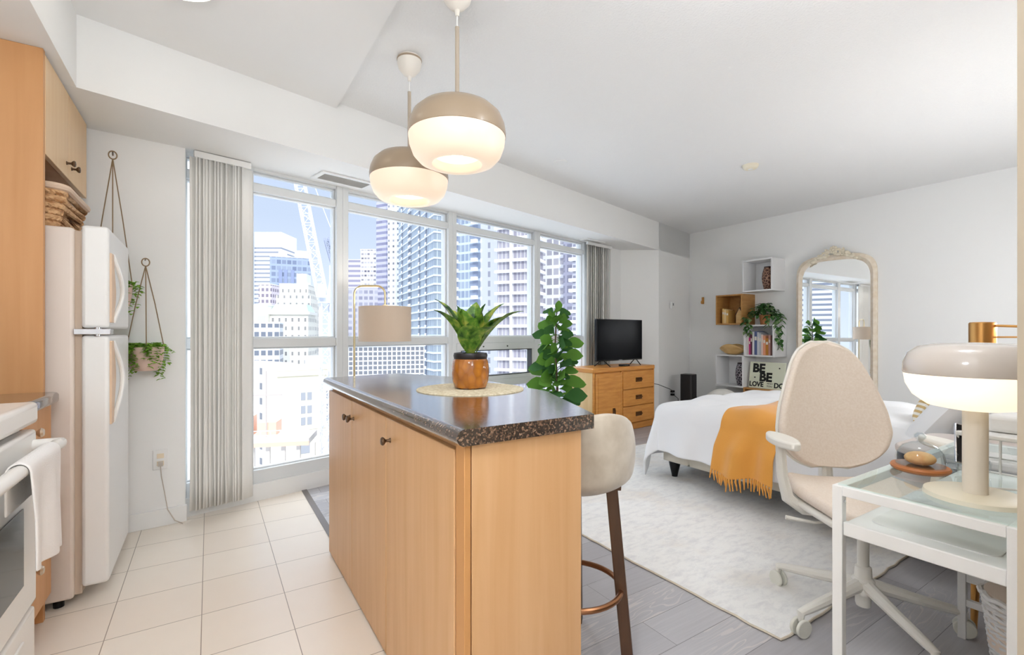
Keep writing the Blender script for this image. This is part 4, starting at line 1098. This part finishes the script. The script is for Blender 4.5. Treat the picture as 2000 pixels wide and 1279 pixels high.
# ------------------------------------------------------------------ desk
M_dw = mat('desk_white', srgb(242, 241, 238), .35)
dk = thing('glass_desk', 'white metal laptop desk with a clear glass top and lower shelf', 'desk', (0, 0, 0))
X0, X1, Y0, Y1, T = 1.405, 2.405, .262, .616, .74
for x, y in ((X0, Y1), (X0, Y0), (X1, Y1), (X1, Y0)):
    xx = x if x == X0 else x-.024; yy = y-.024 if y == Y1 else y
    MB().box(xx, xx+.024, yy, yy+.024, 0, T).build('leg', M_dw, dk, bevel=.0015)
m = MB()
m.box(X0+.024, X1-.024, Y1-.024, Y1, T-.024, T); m.box(X0+.024, X1-.024, Y0, Y0+.024, T-.024, T); m.box(X0, X0+.024, Y0+.024, Y1-.024, T-.024, T); m.box(X1-.024, X1, Y0+.024, Y1-.024, T-.024, T)
m.build('top_frame', M_dw, dk, bevel=.0015)
MB().box(X0+.010, X1-.010, Y0+.010, Y1-.010, T+.0005, T+.0055).build('glass_top', M_dglass, dk)
m = MB(); m.prism([(X0+.02+a, Y0+.02+b) for a, b in ((0, 0), (.955, 0), (.955, .315), (0, .315))], .628, .640)
m.box(X0+.004, X0+.022, Y0+.024, Y1-.024, .612, .648)
m.build('shelf', M_dw, dk, bevel=.003)
MB().prism(rr(.80, .25, .03), .640, .643, M=Matrix.Translation((X0+.48, (Y0+Y1)/2, 0))).build('shelf_mat', mat('desk_pad', srgb(236, 234, 230), .6), dk)
MB().box(X1-.020, X1-.008, Y0+.024, Y1-.024, .215, .628).build('end_panel', M_dw, dk, bevel=.001)
MB().box(X1-.022, X1-.004, Y0+.024, Y1-.024, .125, .15).build('cross_bar', M_dw, dk, bevel=.001)
MB().cyl((X0+.012, Y1-.026, .70), (X0+.012, Y1-.0235, .70), .004, n=8).build('bolt', M_chrome, dk)
TG = T+.006
# table lamp
tl = thing('table_lamp', 'mushroom table lamp with taupe cap and glowing opal shade on the desk', 'table lamp', (1.565, .372, TG))
MB().lathe([(.001, .013), (.088, .013), (.096, .010), (.098, 0), (.001, 0)], 44).build('base', mat('lamp_base_cream', srgb(238, 230, 208), .35), tl)
MB().cyl((0, 0, .012), (0, 0, .26), .0235, n=28).build('stem', mat('lamp_stem', srgb(228, 218, 202), .35), tl)
MB().lathe([(.024, .214), (.05, .214), (.09, .222), (.118, .244), (.132, .272), (.136, .300)], 52).build('diffuser', mat('lit_table_opal', (1, .95, .85, 1), .3, emit=(1, .86, .64, 1), estr=.58), tl)
MB().lathe([(.136, .298), (.138, .302), (.137, .325), (.128, .350), (.108, .366), (.07, .374), (.001, .376)], 52).build('shade', mat('lamp_cap', srgb(214, 204, 194), .15, coat=.6), tl)
m = MB(); m.tube([(.02, .09, .004), (.08, .03, .003), (.13, -.02, .004), (.15, -.085, .012)], .0028, 6); m.build('cord', M_white, tl)
# cloche
cl = thing('glass_cloche', 'glass cloche with a bread roll on a round wooden board', 'cloche', (1.735, .53, TG))
MB().lathe([(.001, 0), (.058, 0), (.067, .006), (.069, .012), (.066, .017), (.001, .017)], 36).build('board', mat('board_wood', srgb(176, 108, 58), .45), cl)
MB().lathe([(.056, .018), (.056, .035), (.052, .055), (.040, .072), (.020, .082), (.008, .085), (.007, .090), (.013, .097), (.013, .104), (.007, .110), (.001, .111)], 32).build('dome', M_clear, cl, solid=.0022)
m = MB(); m.ball((0, 0, .036), .038, 20, 12, (1.05, .95, .5)); o = m.build('bread_roll', mat('bread', srgb(236, 190, 130), .7, noise=(srgb(212, 150, 88), (20, 20, 30), 3)))
o.location = (1.735, .53, TG+.0005); tag(o, 'golden bread roll under the glass cloche', 'bread roll')
# glass holder with phone
gh = thing('glass_holder', 'clear ribbed glass dish standing behind the lamp on the desk', 'glass dish', (1.83, .455, TG))
MB().lathe([(.001, .003), (.042, .003), (.050, .010), (.054, .035), (.050, .040), (.044, .012), (.001, .008)], 24).build('dish', M_clear, gh)
MB().lathe([(.012, .040), (.016, .055), (.006, .07), (.012, .075), (.001, .08)], 16, c=(-.045, .02, 0)).build('finial', M_clear, gh)
ph = thing('smartphone', 'dark phone leaning upright in the glass dish', 'phone', (1.86, .455, TG+.012), math.radians(-40)); ph.rotation_euler = (math.radians(-28), math.radians(14), math.radians(-50))
MB().box(-.035, .035, -.004, .004, 0, .125).build('body', M_chrome, ph, bevel=.003)
MB().box(-.032, .032, -.0048, -.0038, .004, .121).build('screen', mat('phone_screen', srgb(34, 34, 38), .1), ph)
# white wire tray
wt_ = thing('wire_organizer', 'white wire desk organiser with a solid lid at the right edge', 'organiser', (1.99, .395, TG), 0)
m = MB()
for x in (-.11, -.055, 0, .055, .11):
    for y in (-.09, .09): m.cyl((x, y, 0), (x, y, .095), .0028, n=6)
for y in (-.045, 0, .045):
    for x in (-.11, .11): m.cyl((x, y, 0), (x, y, .095), .0028, n=6)
m.tube([(-.11, -.09, .003), (.11, -.09, .003), (.11, .09, .003), (-.11, .09, .003)], .003, 6, closed=True)
m.build('wire_frame', M_whitem, wt_)
MB().box(-.115, .115, -.095, .095, .095, .108).build('lid', M_dw, wt_, bevel=.003)
o = MB().prism(rr(.13, .10, .02), 0, .05).build('router', M_white, bevel=.012, seg=3); o.location = (2.0, .39, TG+.1085); tag(o, 'white rounded box on the wire desk organiser', 'box')
# wicker bin under the desk
wb = thing('wicker_bin', 'white wicker waste basket on the floor under the far end of the desk', 'basket', (2.215, .398, 0))
m = MB()
for k in range(15):
    r = .075+.0022*k
    for phs in (0, PI):
        m.tube([((r+.0035*math.sin(i*PI/2*1.0+phs+k*PI))*math.cos(2*PI*i/40), (r+.0035*math.sin(i*PI/2+phs+k*PI))*math.sin(2*PI*i/40), .008+.0185*k+.004*math.cos(i*PI/2+phs)) for i in range(40)], .0062, 5, closed=True)
m.lathe([(.001, .003), (.07, .003)], 24)
m.build('weave', M_white, wb)
m = MB(); m.tube([((.111+.004*math.sin(i*2))*math.cos(2*PI*i/36), (.111+.004*math.sin(i*2))*math.sin(2*PI*i/36), .285+.004*math.cos(i*2)) for i in range(36)], .009, 6, closed=True); m.build('rim', M_white, wb)
m = MB(); m.lathe([(.104, .295), (.100, .24), (.095, .12), (.001, .10)], 28); m.build('liner', mat('linen_liner', srgb(240, 224, 208), .9), wb, solid=.003)
# vanity bench with brass legs
vb = thing('bench', 'grey topped bench with a black base and tapered brass legs between chair and bed', 'bench', (2.775, .60, 0))
MB().prism(rr(.54, .56, .10), .625, .655).build('seat', mat('grey_seat', srgb(206, 196, 190), .6), vb, bevel=.008)
MB().prism(rr(.53, .55, .10), .555, .6245).build('base', M_black, vb)
for a in (180, 30, -62):
    c, s_ = math.cos(math.radians(a)), math.sin(math.radians(a)); MB().cyl((.268*c, .268*s_, 0), (.20*c, .20*s_, .556), .010, .024, 14).build('leg', M_brass, vb)
# brass wall sconce
sc = thing('wall_sconce', 'brass swing-arm wall sconce above the bed head', 'wall lamp', (3.05, .205, 1.145))
MB().cyl((0, .0, .0), (0, .02, 0), .05, n=24).build('wall_plate', M_brass, sc)
m = MB(); m.cyl((0, .02, .01), (.02, .49, .035), .006, n=10); m.cyl((0, .02, -.015), (.02, .49, -.02), .004, n=10); m.build('arm', M_brass, sc)
MB().lathe([(.048, -.06), (.048, .045), (.044, .05), (.001, .052)], 32, c=(.02, .50, .0)).build('shade', M_brass, sc)

# ------------------------------------------------------------------ office chair
CH = thing('office_chair', 'cream and white swivel office chair at the glass desk', 'office chair', (2.20, .852, 0), math.radians(-39))
M_shell = mat('chair_white', srgb(240, 236, 226), .4); M_pad = mat('chair_oat_fabric', srgb(240, 226, 211), .9, noise=(srgb(234, 218, 201), (120, 120, 120), 2))
CH_R = .325
for k in range(5):
    a = math.radians(-11.5+72*k)
    c, s = math.cos(a), math.sin(a)
    m = MB(); m.tube([(.03*c, .03*s, .145), (.16*c, .16*s, .118), (.29*c, .29*s, .095), (CH_R*c, CH_R*s, .088), (CH_R*c, CH_R*s, .055)], [.026, .021, .017, .015, .008], 10); m.build('spoke', M_shell, CH)
    m = MB()
    for o_ in (-.014, .014):
        p0 = Vector((CH_R*c-s*0, CH_R*s, .0345)); ax = Vector((-s, c, 0)) if k % 2 else Vector((.35*c-s*.9, .35*s+c*.9, 0)).normalized()
        m.cyl(p0+ax*(o_-.006), p0+ax*(o_+.006), .034, n=24)
    w_ = m.build('caster', mat('caster_cream', srgb(232, 230, 218), .5), CH, bevel=.003)
MB().lathe([(.024, .06), (.027, .07), (.027, .11), (.044, .115), (.040, .165), (.030, .175), (.028, .215), (.020, .22), (.020, .42), (.05, .43)], 24).build('column', M_shell, CH)
# seat pan and pad
def pan(u, v):
    x = (u-.5)*2; y = (v-.5)*2; r = 1.0
    X = x*.25*math.sqrt(1-.28*y*y); Y = y*.245*math.sqrt(1-.28*x*x)
    return Vector((X, Y-.01, .43+.03*abs(x)**2.5+.015*max(0, y)**2-.012*max(0, -y)**3))
m = MB(); m.grid(pan, 20, 20); m.build('seat_shell', M_shell, CH, solid=.03, sub=1, ang=180)
m = MB(); m.grid(lambda u, v: pan(u, v)*1.0+Vector((0, -.01, .042+.012*(1-(2*u-1)**4)*(1-(2*v-1)**4))), 20, 20); m.build('seat_pad', M_pad, CH, solid=.045, sub=1, ang=180)
# egg-shaped back
EG = [(0, .075), (.04, .135), (.09, .178), (.175, .218), (.3, .237), (.47, .223), (.675, .185), (.86, .142), (.94, .108), (.985, .062), (1, .03)]
def egg(t):  # half width against height 0..1
    for (a, wa), (b, wb) in zip(EG, EG[1:]):
        if t <= b+1e-9:
            q = (t-a)/(b-a); return wa+(wb-wa)*q
    return EG[-1][1]
def back(u, v, off, sc=1.0):
    x = (u-.5)*2; t = v
    t = .5-.5*math.cos(PI*t); w = egg(t)*sc; zz = .545+.555*(.5+(t-.5)*sc)
    X = x*w; Y = .235+.075*(t**1.6)-.055*(x*x)*(w/.24)+off
    return Vector((X, Y, zz))
m = MB(); m.grid(lambda u, v: back(u, v, .025, 1.03), 24, 30); m.build('back_shell', M_shell, CH, solid=.014, sub=1, ang=180)
m = MB(); m.grid(lambda u, v: back(u, v, .0, .985), 24, 30); m.build('back_pad', M_pad, CH, solid=.035, sub=1, ang=180)
m = MB(); m.tube([(0, .05, .42), (0, .20, .42), (0, .275, .47), (0, .285, .60), (0, .295, .72)], [.03, .03, .03, .026, .02], 10); m.build('back_bracket', M_shell, CH)
for s in (-1, 1):
    m = MB(); m.tube([(s*.12, .0, .425), (s*.22, .01, .43), (s*.275, .02, .47), (s*.292, .03, .56), (s*.30, .03, .69)], [.022, .022, .024, .021, .018], 10)
    ar = m.build('armrest', M_shell, CH)
    m = MB(); pts = [(s*.30+.045*math.cos(a)*(.8+.2*abs(math.cos(a))), .01+.125*math.sin(a)) for a in [2*PI*i/28 for i in range(28)]]
    m.prism(pts, .69, .722); m.build('arm_pad', M_shell, ar, bevel=.012, seg=3)
m = MB(); m.tube([(-.10, -.02, .40), (-.20, -.04, .395), (-.30, -.02, .405)], [.006, .006, .009], 8); m.build('tilt_lever', M_shell, CH)

# ------------------------------------------------------------------ city outside
GZ = -48.0
m = MB(); m.box(-320, 420, 8, 640, GZ-1, GZ); struct(m.build('ground', mat('street_ground', srgb(206, 206, 206), .9, noise=(srgb(180, 182, 186), (.05, .05, .05), 4)))); bpy.data.objects['ground'].name = 'floor.001'
def facade(name, wall, win, fh, bw, wx=(.1, .9), wz=(.3, .92), win2=None, ox=0):
    dk_ = lambda c, f: tuple(x*f for x in c[:3])+(1,)
    wall, win, win2 = dk_(wall, .86), dk_(win, .62), (dk_(win2, .62) if win2 else None)
    mm, nt, p = nodes_of(name)
    tc = nt.nodes.new('ShaderNodeTexCoord'); sp = nt.nodes.new('ShaderNodeSeparateXYZ'); nt.links.new(tc.outputs['Object'], sp.inputs[0])
    u = mth(nt, 'DIVIDE', mth(nt, 'ADD', mth(nt, 'ADD', sp.outputs[0], sp.outputs[1]), 300.0+ox), bw); v = mth(nt, 'DIVIDE', mth(nt, 'ADD', sp.outputs[2], 300.0), fh)
    fu, fv = mth(nt, 'FRACT', u), mth(nt, 'FRACT', v)
    k = mth(nt, 'MULTIPLY', mth(nt, 'MULTIPLY', mth(nt, 'GREATER_THAN', fu, wx[0]), mth(nt, 'LESS_THAN', fu, wx[1])), mth(nt, 'MULTIPLY', mth(nt, 'GREATER_THAN', fv, wz[0]), mth(nt, 'LESS_THAN', fv, wz[1])))
    cb_ = nt.nodes.new('ShaderNodeCombineXYZ'); nt.links.new(mth(nt, 'FLOOR', u), cb_.inputs[0]); nt.links.new(mth(nt, 'FLOOR', v), cb_.inputs[1])
    wn_ = nt.nodes.new('ShaderNodeTexWhiteNoise'); nt.links.new(cb_.outputs[0], wn_.inputs[0])
    wc = mixc(nt, wn_.outputs['Value'], win, win2 or win)
    g = nt.nodes.new('ShaderNodeNewGeometry'); sn = nt.nodes.new('ShaderNodeSeparateXYZ'); nt.links.new(g.outputs['Normal'], sn.inputs[0])
    k = mth(nt, 'MULTIPLY', k, mth(nt, 'LESS_THAN', mth(nt, 'ABSOLUTE', sn.outputs[2]), .5))
    nt.links.new(mixc(nt, k, wall, wc), p.inputs['Base Color'])
    p.inputs['Roughness'].default_value = .6; p.inputs['Specular IOR Level'].default_value = .2
    return mm
WH = srgb(236, 236, 236)
def bld(name, label, x, y, r, w, d, h, mt, extra=None, roof=None, roofm=None):
    b = thing(name, label, 'building', (x, y, GZ), r)
    MB().box(-w/2, w/2, 0, d, 0, h-GZ).build('tower_body', mt, b)
    MB().box(-w/2-.15, w/2+.15, -.15, d+.15, h-GZ, h-GZ+.5).build('parapet', roofm or mat('parapet', srgb(224, 226, 228), .8), b)
    if roof:
        for (a0, a1, c0, c1, hh) in roof: MB().box(a0*w, a1*w, c0*d, c1*d, h-GZ+.5, h-GZ+.5+hh).build('rooftop_box', roofm or mat('parapet', srgb(224, 226, 228), .8), b)
    return b
def bands(b, w, d, h, fh, depth=.5, th=.35, m=None, name='floor_bands', z0=0):
    mb2 = MB(); z = z0+fh
    while z < h-GZ:
        mb2.box(-w/2-depth, w/2+depth, -depth, d+depth, z-th/2, z+th/2); z += fh
    return mb2.build(name, m or mat('slab_white', srgb(238, 238, 240), .8), b)
# left sliver
bld('office_tower', 'white tower with square windows seen left of the blind', -26.6, 360.5, -.566, 48, 20, 166, facade('f_sliver', srgb(240, 240, 240), srgb(150, 156, 168), 3.1, 4.2, (.25, .75), (.3, .75)))
b = bld('office_tower', 'tall white tower with thin horizontal stripes under a blank white crown', 43.8, 469.9, -.566, 23.5, 30, 78, facade('f_stripe', srgb(238, 238, 240), srgb(170, 176, 190), 3.7, 60, (0, 1), (.35, .75)))
MB().box(-11.75, 11.75, 0, 30, 126.6, 138).build('crown', mat('crown_white', srgb(244, 244, 244), .8), b)
b = bld('office_tower', 'blue-grey glass tower with dark window columns behind the crane', 47.0, 355.2, -.161, 25.3, 30, 52.5, facade('f_blue', srgb(160, 172, 198), srgb(130, 142, 172), 4.2, 3.2, (.1, .9), (.25, .9), srgb(178, 190, 212)), roof=[(-.3, -.1, .1, .4, 4), (.1, .45, .1, .6, 5)])
m = MB()
for x in (-7.2, -4.0, .2): m.box(x, x+2.0, -.6, 0, 40, 92)
m.build('pier', mat('blue_pier', srgb(128, 138, 168), .6), b)
M_stone = facade('f_stone', srgb(238, 234, 222), srgb(170, 168, 168), 3.6, 2.6, (.35, .65), (.3, .75))
M_cop = mat('copper_roof', srgb(176, 196, 200), .7)
b = bld('stone_hotel', 'stepped cream stone hotel with a green-grey roof below the crane boom', 34.0, 246.2, -.41, 12.8, 20, 24, M_stone, roof=[(.05, .4, .1, .5, 5)])
MB().box(-4.2, 10.5, -12, 0, 0, 66).build('middle_wing', M_stone, b)
MB().box(-3.0, 12.5, -24, -12, 0, 57).build('front_wing', M_stone, b)
MB().prism([(-3.6, -25), (13.2, -25), (13.2, -11), (-3.6, -11)], 57, 58.2).build('cornice', mat('stone_trim', srgb(222, 220, 212), .7), b)
m = MB(); m.add([(-3, -24, 58.2), (12.5, -24, 58.2), (12.5, -12, 58.2), (-3, -12, 58.2), (-1.5, -21, 61.5), (11, -21, 61.5), (11, -14, 61.5), (-1.5, -14, 61.5)], [(0,1,5,4),(1,2,6,5),(2,3,7,6),(3,0,4,7),(4,5,6,7)]); m.build('mansard_roof', M_cop, b)
bld('office_block', 'low white block with rows of dark windows at the left pane', 16.5, 195.7, -.206, 11.3, 14, 4.5, facade('f_low', WH, srgb(140, 146, 160), 3.4, 2.2, (.15, .85), (.25, .8)))
bld('office_block', 'plain cream block behind the low white one', 17.3, 226, -.566, 8.4, 14, 12.5, facade('f_cream2', srgb(240, 236, 224), srgb(226, 222, 212), 12, 9, (.3, .7), (.3, .7)))
bld('office_block', 'small mauve block with a grid of windows in front of the striped tower', 26, 293.9, -.566, 7, 14, 27.6, facade('f_red', srgb(216, 206, 212), srgb(160, 150, 166), 3.2, 2.4, (.2, .8), (.25, .8)))
# near cream heritage block
b = bld('heritage_building', 'cream heritage building with paired windows across the street', 19.3, 115.7, .069, 13.5, 9, -7.2, mat('heritage_wall', srgb(226, 219, 198), .8), roof=[(.0, .25, .2, .5, 2.5)])
M_hw = mat('heritage_window', srgb(150, 152, 158), .4)
m = MB(); m.box(-6.9, 6.9, -.5, 0, 39.6, 40.4); m.box(-6.9, 6.9, -.3, 0, 27.4, 27.9); m.build('cornice', mat('heritage_trim', srgb(214, 208, 192), .8), b)
for zz in (34.0, 31.0, 28.4, 16.5):
    for xx in (-1.9, -.55, 3.6):
        f = MB(); f.box(xx, xx+.95, -.12, -.002, zz, zz+1.75); f.build('window', M_hw, b)
m = MB(); m.prism([(1.0*math.cos(a)-1.0, 23.6+1.9*math.sin(a)*.9) for a in [PI*i/12 for i in range(13)]]+[(-2.0, 22.0), (0, 22.0)], -.12, -.002, M=Matrix(((1,0,0,0),(0,0,1,0),(0,1,0,0),(0,0,0,1)))); m.build('arched_window', M_hw, b)
b = bld('heritage_building', 'white building with a few dark windows at the left edge of the pane', 10.2, 129.8, -1.168, 17.7, 4, -6.5, facade('f_nw', srgb(240, 240, 238), srgb(150, 152, 160), 3.6, 5.5, (.6, .82), (.2, .65)))
# construction deck
b = thing('construction_deck', 'concrete deck under construction with rust-red formwork and white rails', 'construction site', (7.0, 70.2, -13.0), -.35)
MB().box(-5.2, 4.6, 0, 6, -.8, 0).build('deck', mat('raw_concrete', srgb(216, 208, 200), .9), b)
MB().box(-5.25, 4.65, -.12, 0, -.9, -.35).build('formwork', mat('formwork_red', srgb(222, 176, 156), .8), b)
for i in range(6): MB().box(-4.8+1.9*i, -4.3+1.9*i, 1, 1.5, -35.0, -.8).build('column', mat('raw_concrete', srgb(216, 208, 200), .9), b)
m = MB()
for i in range(8): m.box(-5+1.2*i, -4.92+1.2*i, 0, .08, 0, 1.2)
for z in (.6, 1.2): m.box(-5.1, 4.6, 0, .08, z-.04, z+.04)
m.build('guard_rail', mat('rail_white', srgb(240, 240, 240), .6), b)
m = MB(); m.box(-2.6, -.2, 3, 6, 0, 1.8); m.box(-4.8, -3.4, 3, 5.8, 0, 2.6); m.build('material_stack', mat('site_orange', srgb(226, 186, 164), .8), b)
m = MB(); m.cyl((-1.2, 2, 0), (-1.2, 2, 9), .10, n=6); m.box(-3.4, .8, 1.9, 2.1, 5.6, 5.8); m.build('prop_mast', mat('prop_grey', srgb(180, 170, 164), .6), b)
# cranes
def lattice(m, p0, p1, w, n, r):
    p0, p1 = Vector(p0), Vector(p1); t = (p1-p0).normalized(); a = t.cross(Vector((0, 1, 0)))
    if a.length < .1: a = t.cross(Vector((1, 0, 0)))
    a.normalize(); b_ = t.cross(a)
    cs2 = [a*w/2+b_*w/2, a*w/2-b_*w/2, -a*w/2-b_*w/2, -a*w/2+b_*w/2]
    for c in cs2: m.bar(p0+c, p1+c, r*1.8)
    for i in range(n):
        q0 = p0+(p1-p0)*i/n; q1 = p0+(p1-p0)*(i+1)/n
        for k in range(4):
            c0, c1 = cs2[k], cs2[(k+1) % 4]
            if i % 2: c0, c1 = c1, c0
            m.bar(q0+c0, q1+c1, r); m.bar(q0+cs2[k], q0+cs2[(k+1) % 4], r)
M_cr = mat('crane_white', srgb(222, 224, 232), .5)
b = thing('tower_crane', 'white lattice tower crane rising across the left window panes', 'crane', (14.4, 73.8, 0))
m = MB(); lattice(m, (0, 0, GZ), (0, 0, 5.6), 1.25, 34, .10); m.build('mast', M_cr, b)
m = MB(); lattice(m, (-.3, .1, 6.2), (-4.9, 3.0, 33.5), 1.25, 20, .09); m.build('boom', M_cr, b)
m = MB(); m.box(-.9, 1.6, -.9, .9, 5.5, 6.7); m.build('slewing_deck', mat('crane_grey', srgb(206, 208, 214), .5), b)
MB().box(-1.3, -.2, -1.6, -.4, 6.2, 8.2).build('operator_cab', mat('crane_cab', srgb(196, 204, 214), .4), b)
m = MB(); lattice(m, (.8, 0, 6.6), (2.2, .3, 13.2), .9, 7, .08); m.build('a_frame', M_cr, b)
m = MB(); m.cyl((2.2, .3, 13.2), (-4.7, 2.9, 33.0), .05, n=6); m.build('pendant_cable', M_cr, b)
MB().box(1.0, 2.2, -1.2, 1.2, 4.0, 5.6).build('counterweight', mat('counterweight_grey', srgb(190, 190, 192), .8), b)
b = thing('tower_crane', 'distant grey crane beside the first mullion', 'crane', (30.9, 146.2, 0))
m = MB(); lattice(m, (0, 0, GZ), (0, 0, 21), 1.7, 30, .16); m.build('mast', M_cr, b)
m = MB(); lattice(m, (0, 0, 21), (-1.9, 1.2, 29), 1.1, 8, .16); m.build('boom', mat('crane_dark', srgb(150, 156, 176), .5), b)
# towers right of the first mullion
bld('apartment_tower', 'mauve striped block at the left of the second pane', 89.1, 358.1, -.566, 11.3, 20, 54.5, facade('f_ma', srgb(214, 210, 224), srgb(176, 172, 194), 3.6, 40, (0, 1), (.35, .85)))
bld('apartment_tower', 'white block with irregular black dashes behind the floor lamp', 85.4, 301.2, -.566, 11.6, 14, 53.3, facade('f_irr', srgb(240, 238, 240), srgb(238, 236, 238), 2.7, 1.9, (.1, .9), (.45, .9), srgb(120, 118, 136)))
bld('apartment_tower', 'lower mauve block behind the lamp shade', 74.1, 262.2, -.477, 22.5, 8, 25.8, facade('f_mb', srgb(196, 194, 212), srgb(168, 168, 190), 3.3, 2.8, (.15, .85), (.3, .85), srgb(206, 206, 222)))
bld('apartment_tower', 'slim violet-grey tower left of the white one', 79.7, 257.4, -1.056, 8.5, 16, 112.9, facade('f_dark', srgb(190, 188, 210), srgb(156, 156, 184), 3.0, 20, (0, 1), (.3, .8), srgb(172, 172, 200)))
bld('apartment_tower', 'narrow white tower with two columns of dark square windows', 79.2, 235.3, -.828, 7.7, 14, 117.6, facade('f_wt', srgb(242, 242, 240), srgb(196, 200, 210), 2.9, 2.57, (.3, .7), (.3, .7), srgb(120, 124, 140)))
b = bld('glass_tower', 'large blue-grey glass apartment tower with recessed dark balconies', 69.0, 181.3, -1.688, 55.5, 26, 109.3, facade('f_gl', srgb(206, 214, 226), srgb(170, 184, 200), 3.0, 2.3, (.06, .94), (.18, .92), srgb(192, 204, 216)))
bands(b, 55.5, 26, 109.3, 3.0, .25, .3, mat('band_pale', srgb(220, 226, 234), .7))
for xx in (-21, -8.5, -6.0, 8.0, 17.5):
    mb3 = MB()
    for kz in range(8, 52): mb3.box(xx, xx+1.5, -.35, .0, kz*3.0+.5, kz*3.0+2.6)
    mb3.build('balcony_recess', mat('recess_dark', srgb(104, 112, 128), .6), b)
    mb3 = MB()
    for kz in range(8, 52): mb3.box(xx-.1, xx+1.6, -.55, -.36, kz*3.0+.15, kz*3.0+1.0)
    mb3.build('balcony_rail', mat('rail_pale', srgb(236, 240, 244), .5), b)
b = bld('parking_building', 'pale low building with a fine white grid facade beneath the glass tower', 19.5, 63.35, -.22, 11.5, 10, -.7, facade('f_mesh', srgb(232, 232, 232), srgb(140, 143, 152), .62, .62, (.25, 1), (.25, 1)))
b = bld('glass_tower', 'blue glass tower with white balcony boxes in the third pane', 70.8, 138.7, -1.104, 11.7, 8, 99.4, facade('f_g2', srgb(196, 206, 222), srgb(160, 174, 198), 3.0, 1.6, (.08, .92), (.2, .95), srgb(184, 196, 214)))
for xx in (-5.6, 2.2):
    mb3 = MB()
    for kz in range(6, 49): mb3.box(xx, xx+2.2, -1.0, 0, kz*3.0, kz*3.0+1.15)
    mb3.build('balcony', mat('balcony_white', srgb(238, 240, 244), .6), b)
    mb3 = MB()
    for kz in range(6, 49): mb3.box(xx+.1, xx+2.1, -.06, 0, kz*3.0+1.2, kz*3.0+2.8)
    mb3.build('balcony_recess', mat('recess_mid', srgb(128, 138, 160), .6), b)
bld('apartment_tower', 'pale concrete shaft between the blue tower and the slab tower', 74.1, 129.4, -.88, 6.5, 5, 95.6, facade('f_strip', srgb(222, 222, 230), srgb(196, 196, 208), 3.0, 3.25, (.1, .35), (.2, .8)))
b = bld('apartment_tower', 'apartment tower with white floor slabs and mauve-grey glazing', 70.7, 109.1, -.937, 11.0, 7, 83.5, facade('f_slab', srgb(230, 228, 234), srgb(170, 166, 180), 3.0, 1.1, (.06, .94), (.12, 1), srgb(206, 202, 212)))
bands(b, 11, 7, 83.5, 3.0, .7, .75); MB().box(-1.6, -1.0, -.9, 0, 0, 131).build('pier', mat('slab_white', srgb(238, 238, 240), .8), b)
b = bld('apartment_tower', 'white gridded tower behind the fig plant', 85.0, 111.9, -1.057, 8.5, 6, 89.9, facade('f_p4', srgb(236, 236, 240), srgb(176, 174, 188), 2.9, 2.1, (.12, .88), (.25, .9), srgb(214, 212, 222)))
bld('apartment_tower', 'flat grey-mauve shaft at the right end pane', 87.2, 106.9, -1.203, 3.4, 4, 88, facade('f_p4c', srgb(198, 196, 212), srgb(190, 188, 206), 3, 3.4, (.1, .9), (.2, .9)))
b = bld('apartment_tower', 'tower with white balconies nearest the right blind', 86.8, 101.2, -.993, 4.8, 3.5, 84.8, facade('f_p4b', srgb(200, 200, 212), srgb(160, 162, 180), 2.9, 2.4, (.1, .9), (.2, .9)))
bands(b, 4.8, 3.5, 84.8, 2.9, .8, .9, mat('slab_white', srgb(238, 238, 240), .8), 'balcony')
# towers that the mirror shows
bld('apartment_tower', 'broad white tower with grey stripes seen reflected in the left of the mirror', -254.7, 72.5, math.radians(75), 15, 16, 29, facade('f_mir', srgb(240, 240, 242), srgb(166, 170, 184), 2.5, 60, (0, 1), (.35, .8)))
bld('apartment_tower', 'slimmer striped tower seen reflected in the right of the mirror', -259, 53, math.radians(78), 14, 16, 25, facade('f_mir2', srgb(242, 242, 242), srgb(172, 176, 190), 2.5, 5, (.1, .8), (.4, .75)))
bld('office_block', 'low pale block seen reflected at the bottom of the mirror', -160, 34, math.radians(75), 60, 12, -9, facade('f_mir3', srgb(238, 236, 230), srgb(180, 182, 190), 3.4, 3, (.2, .8), (.3, .75)))
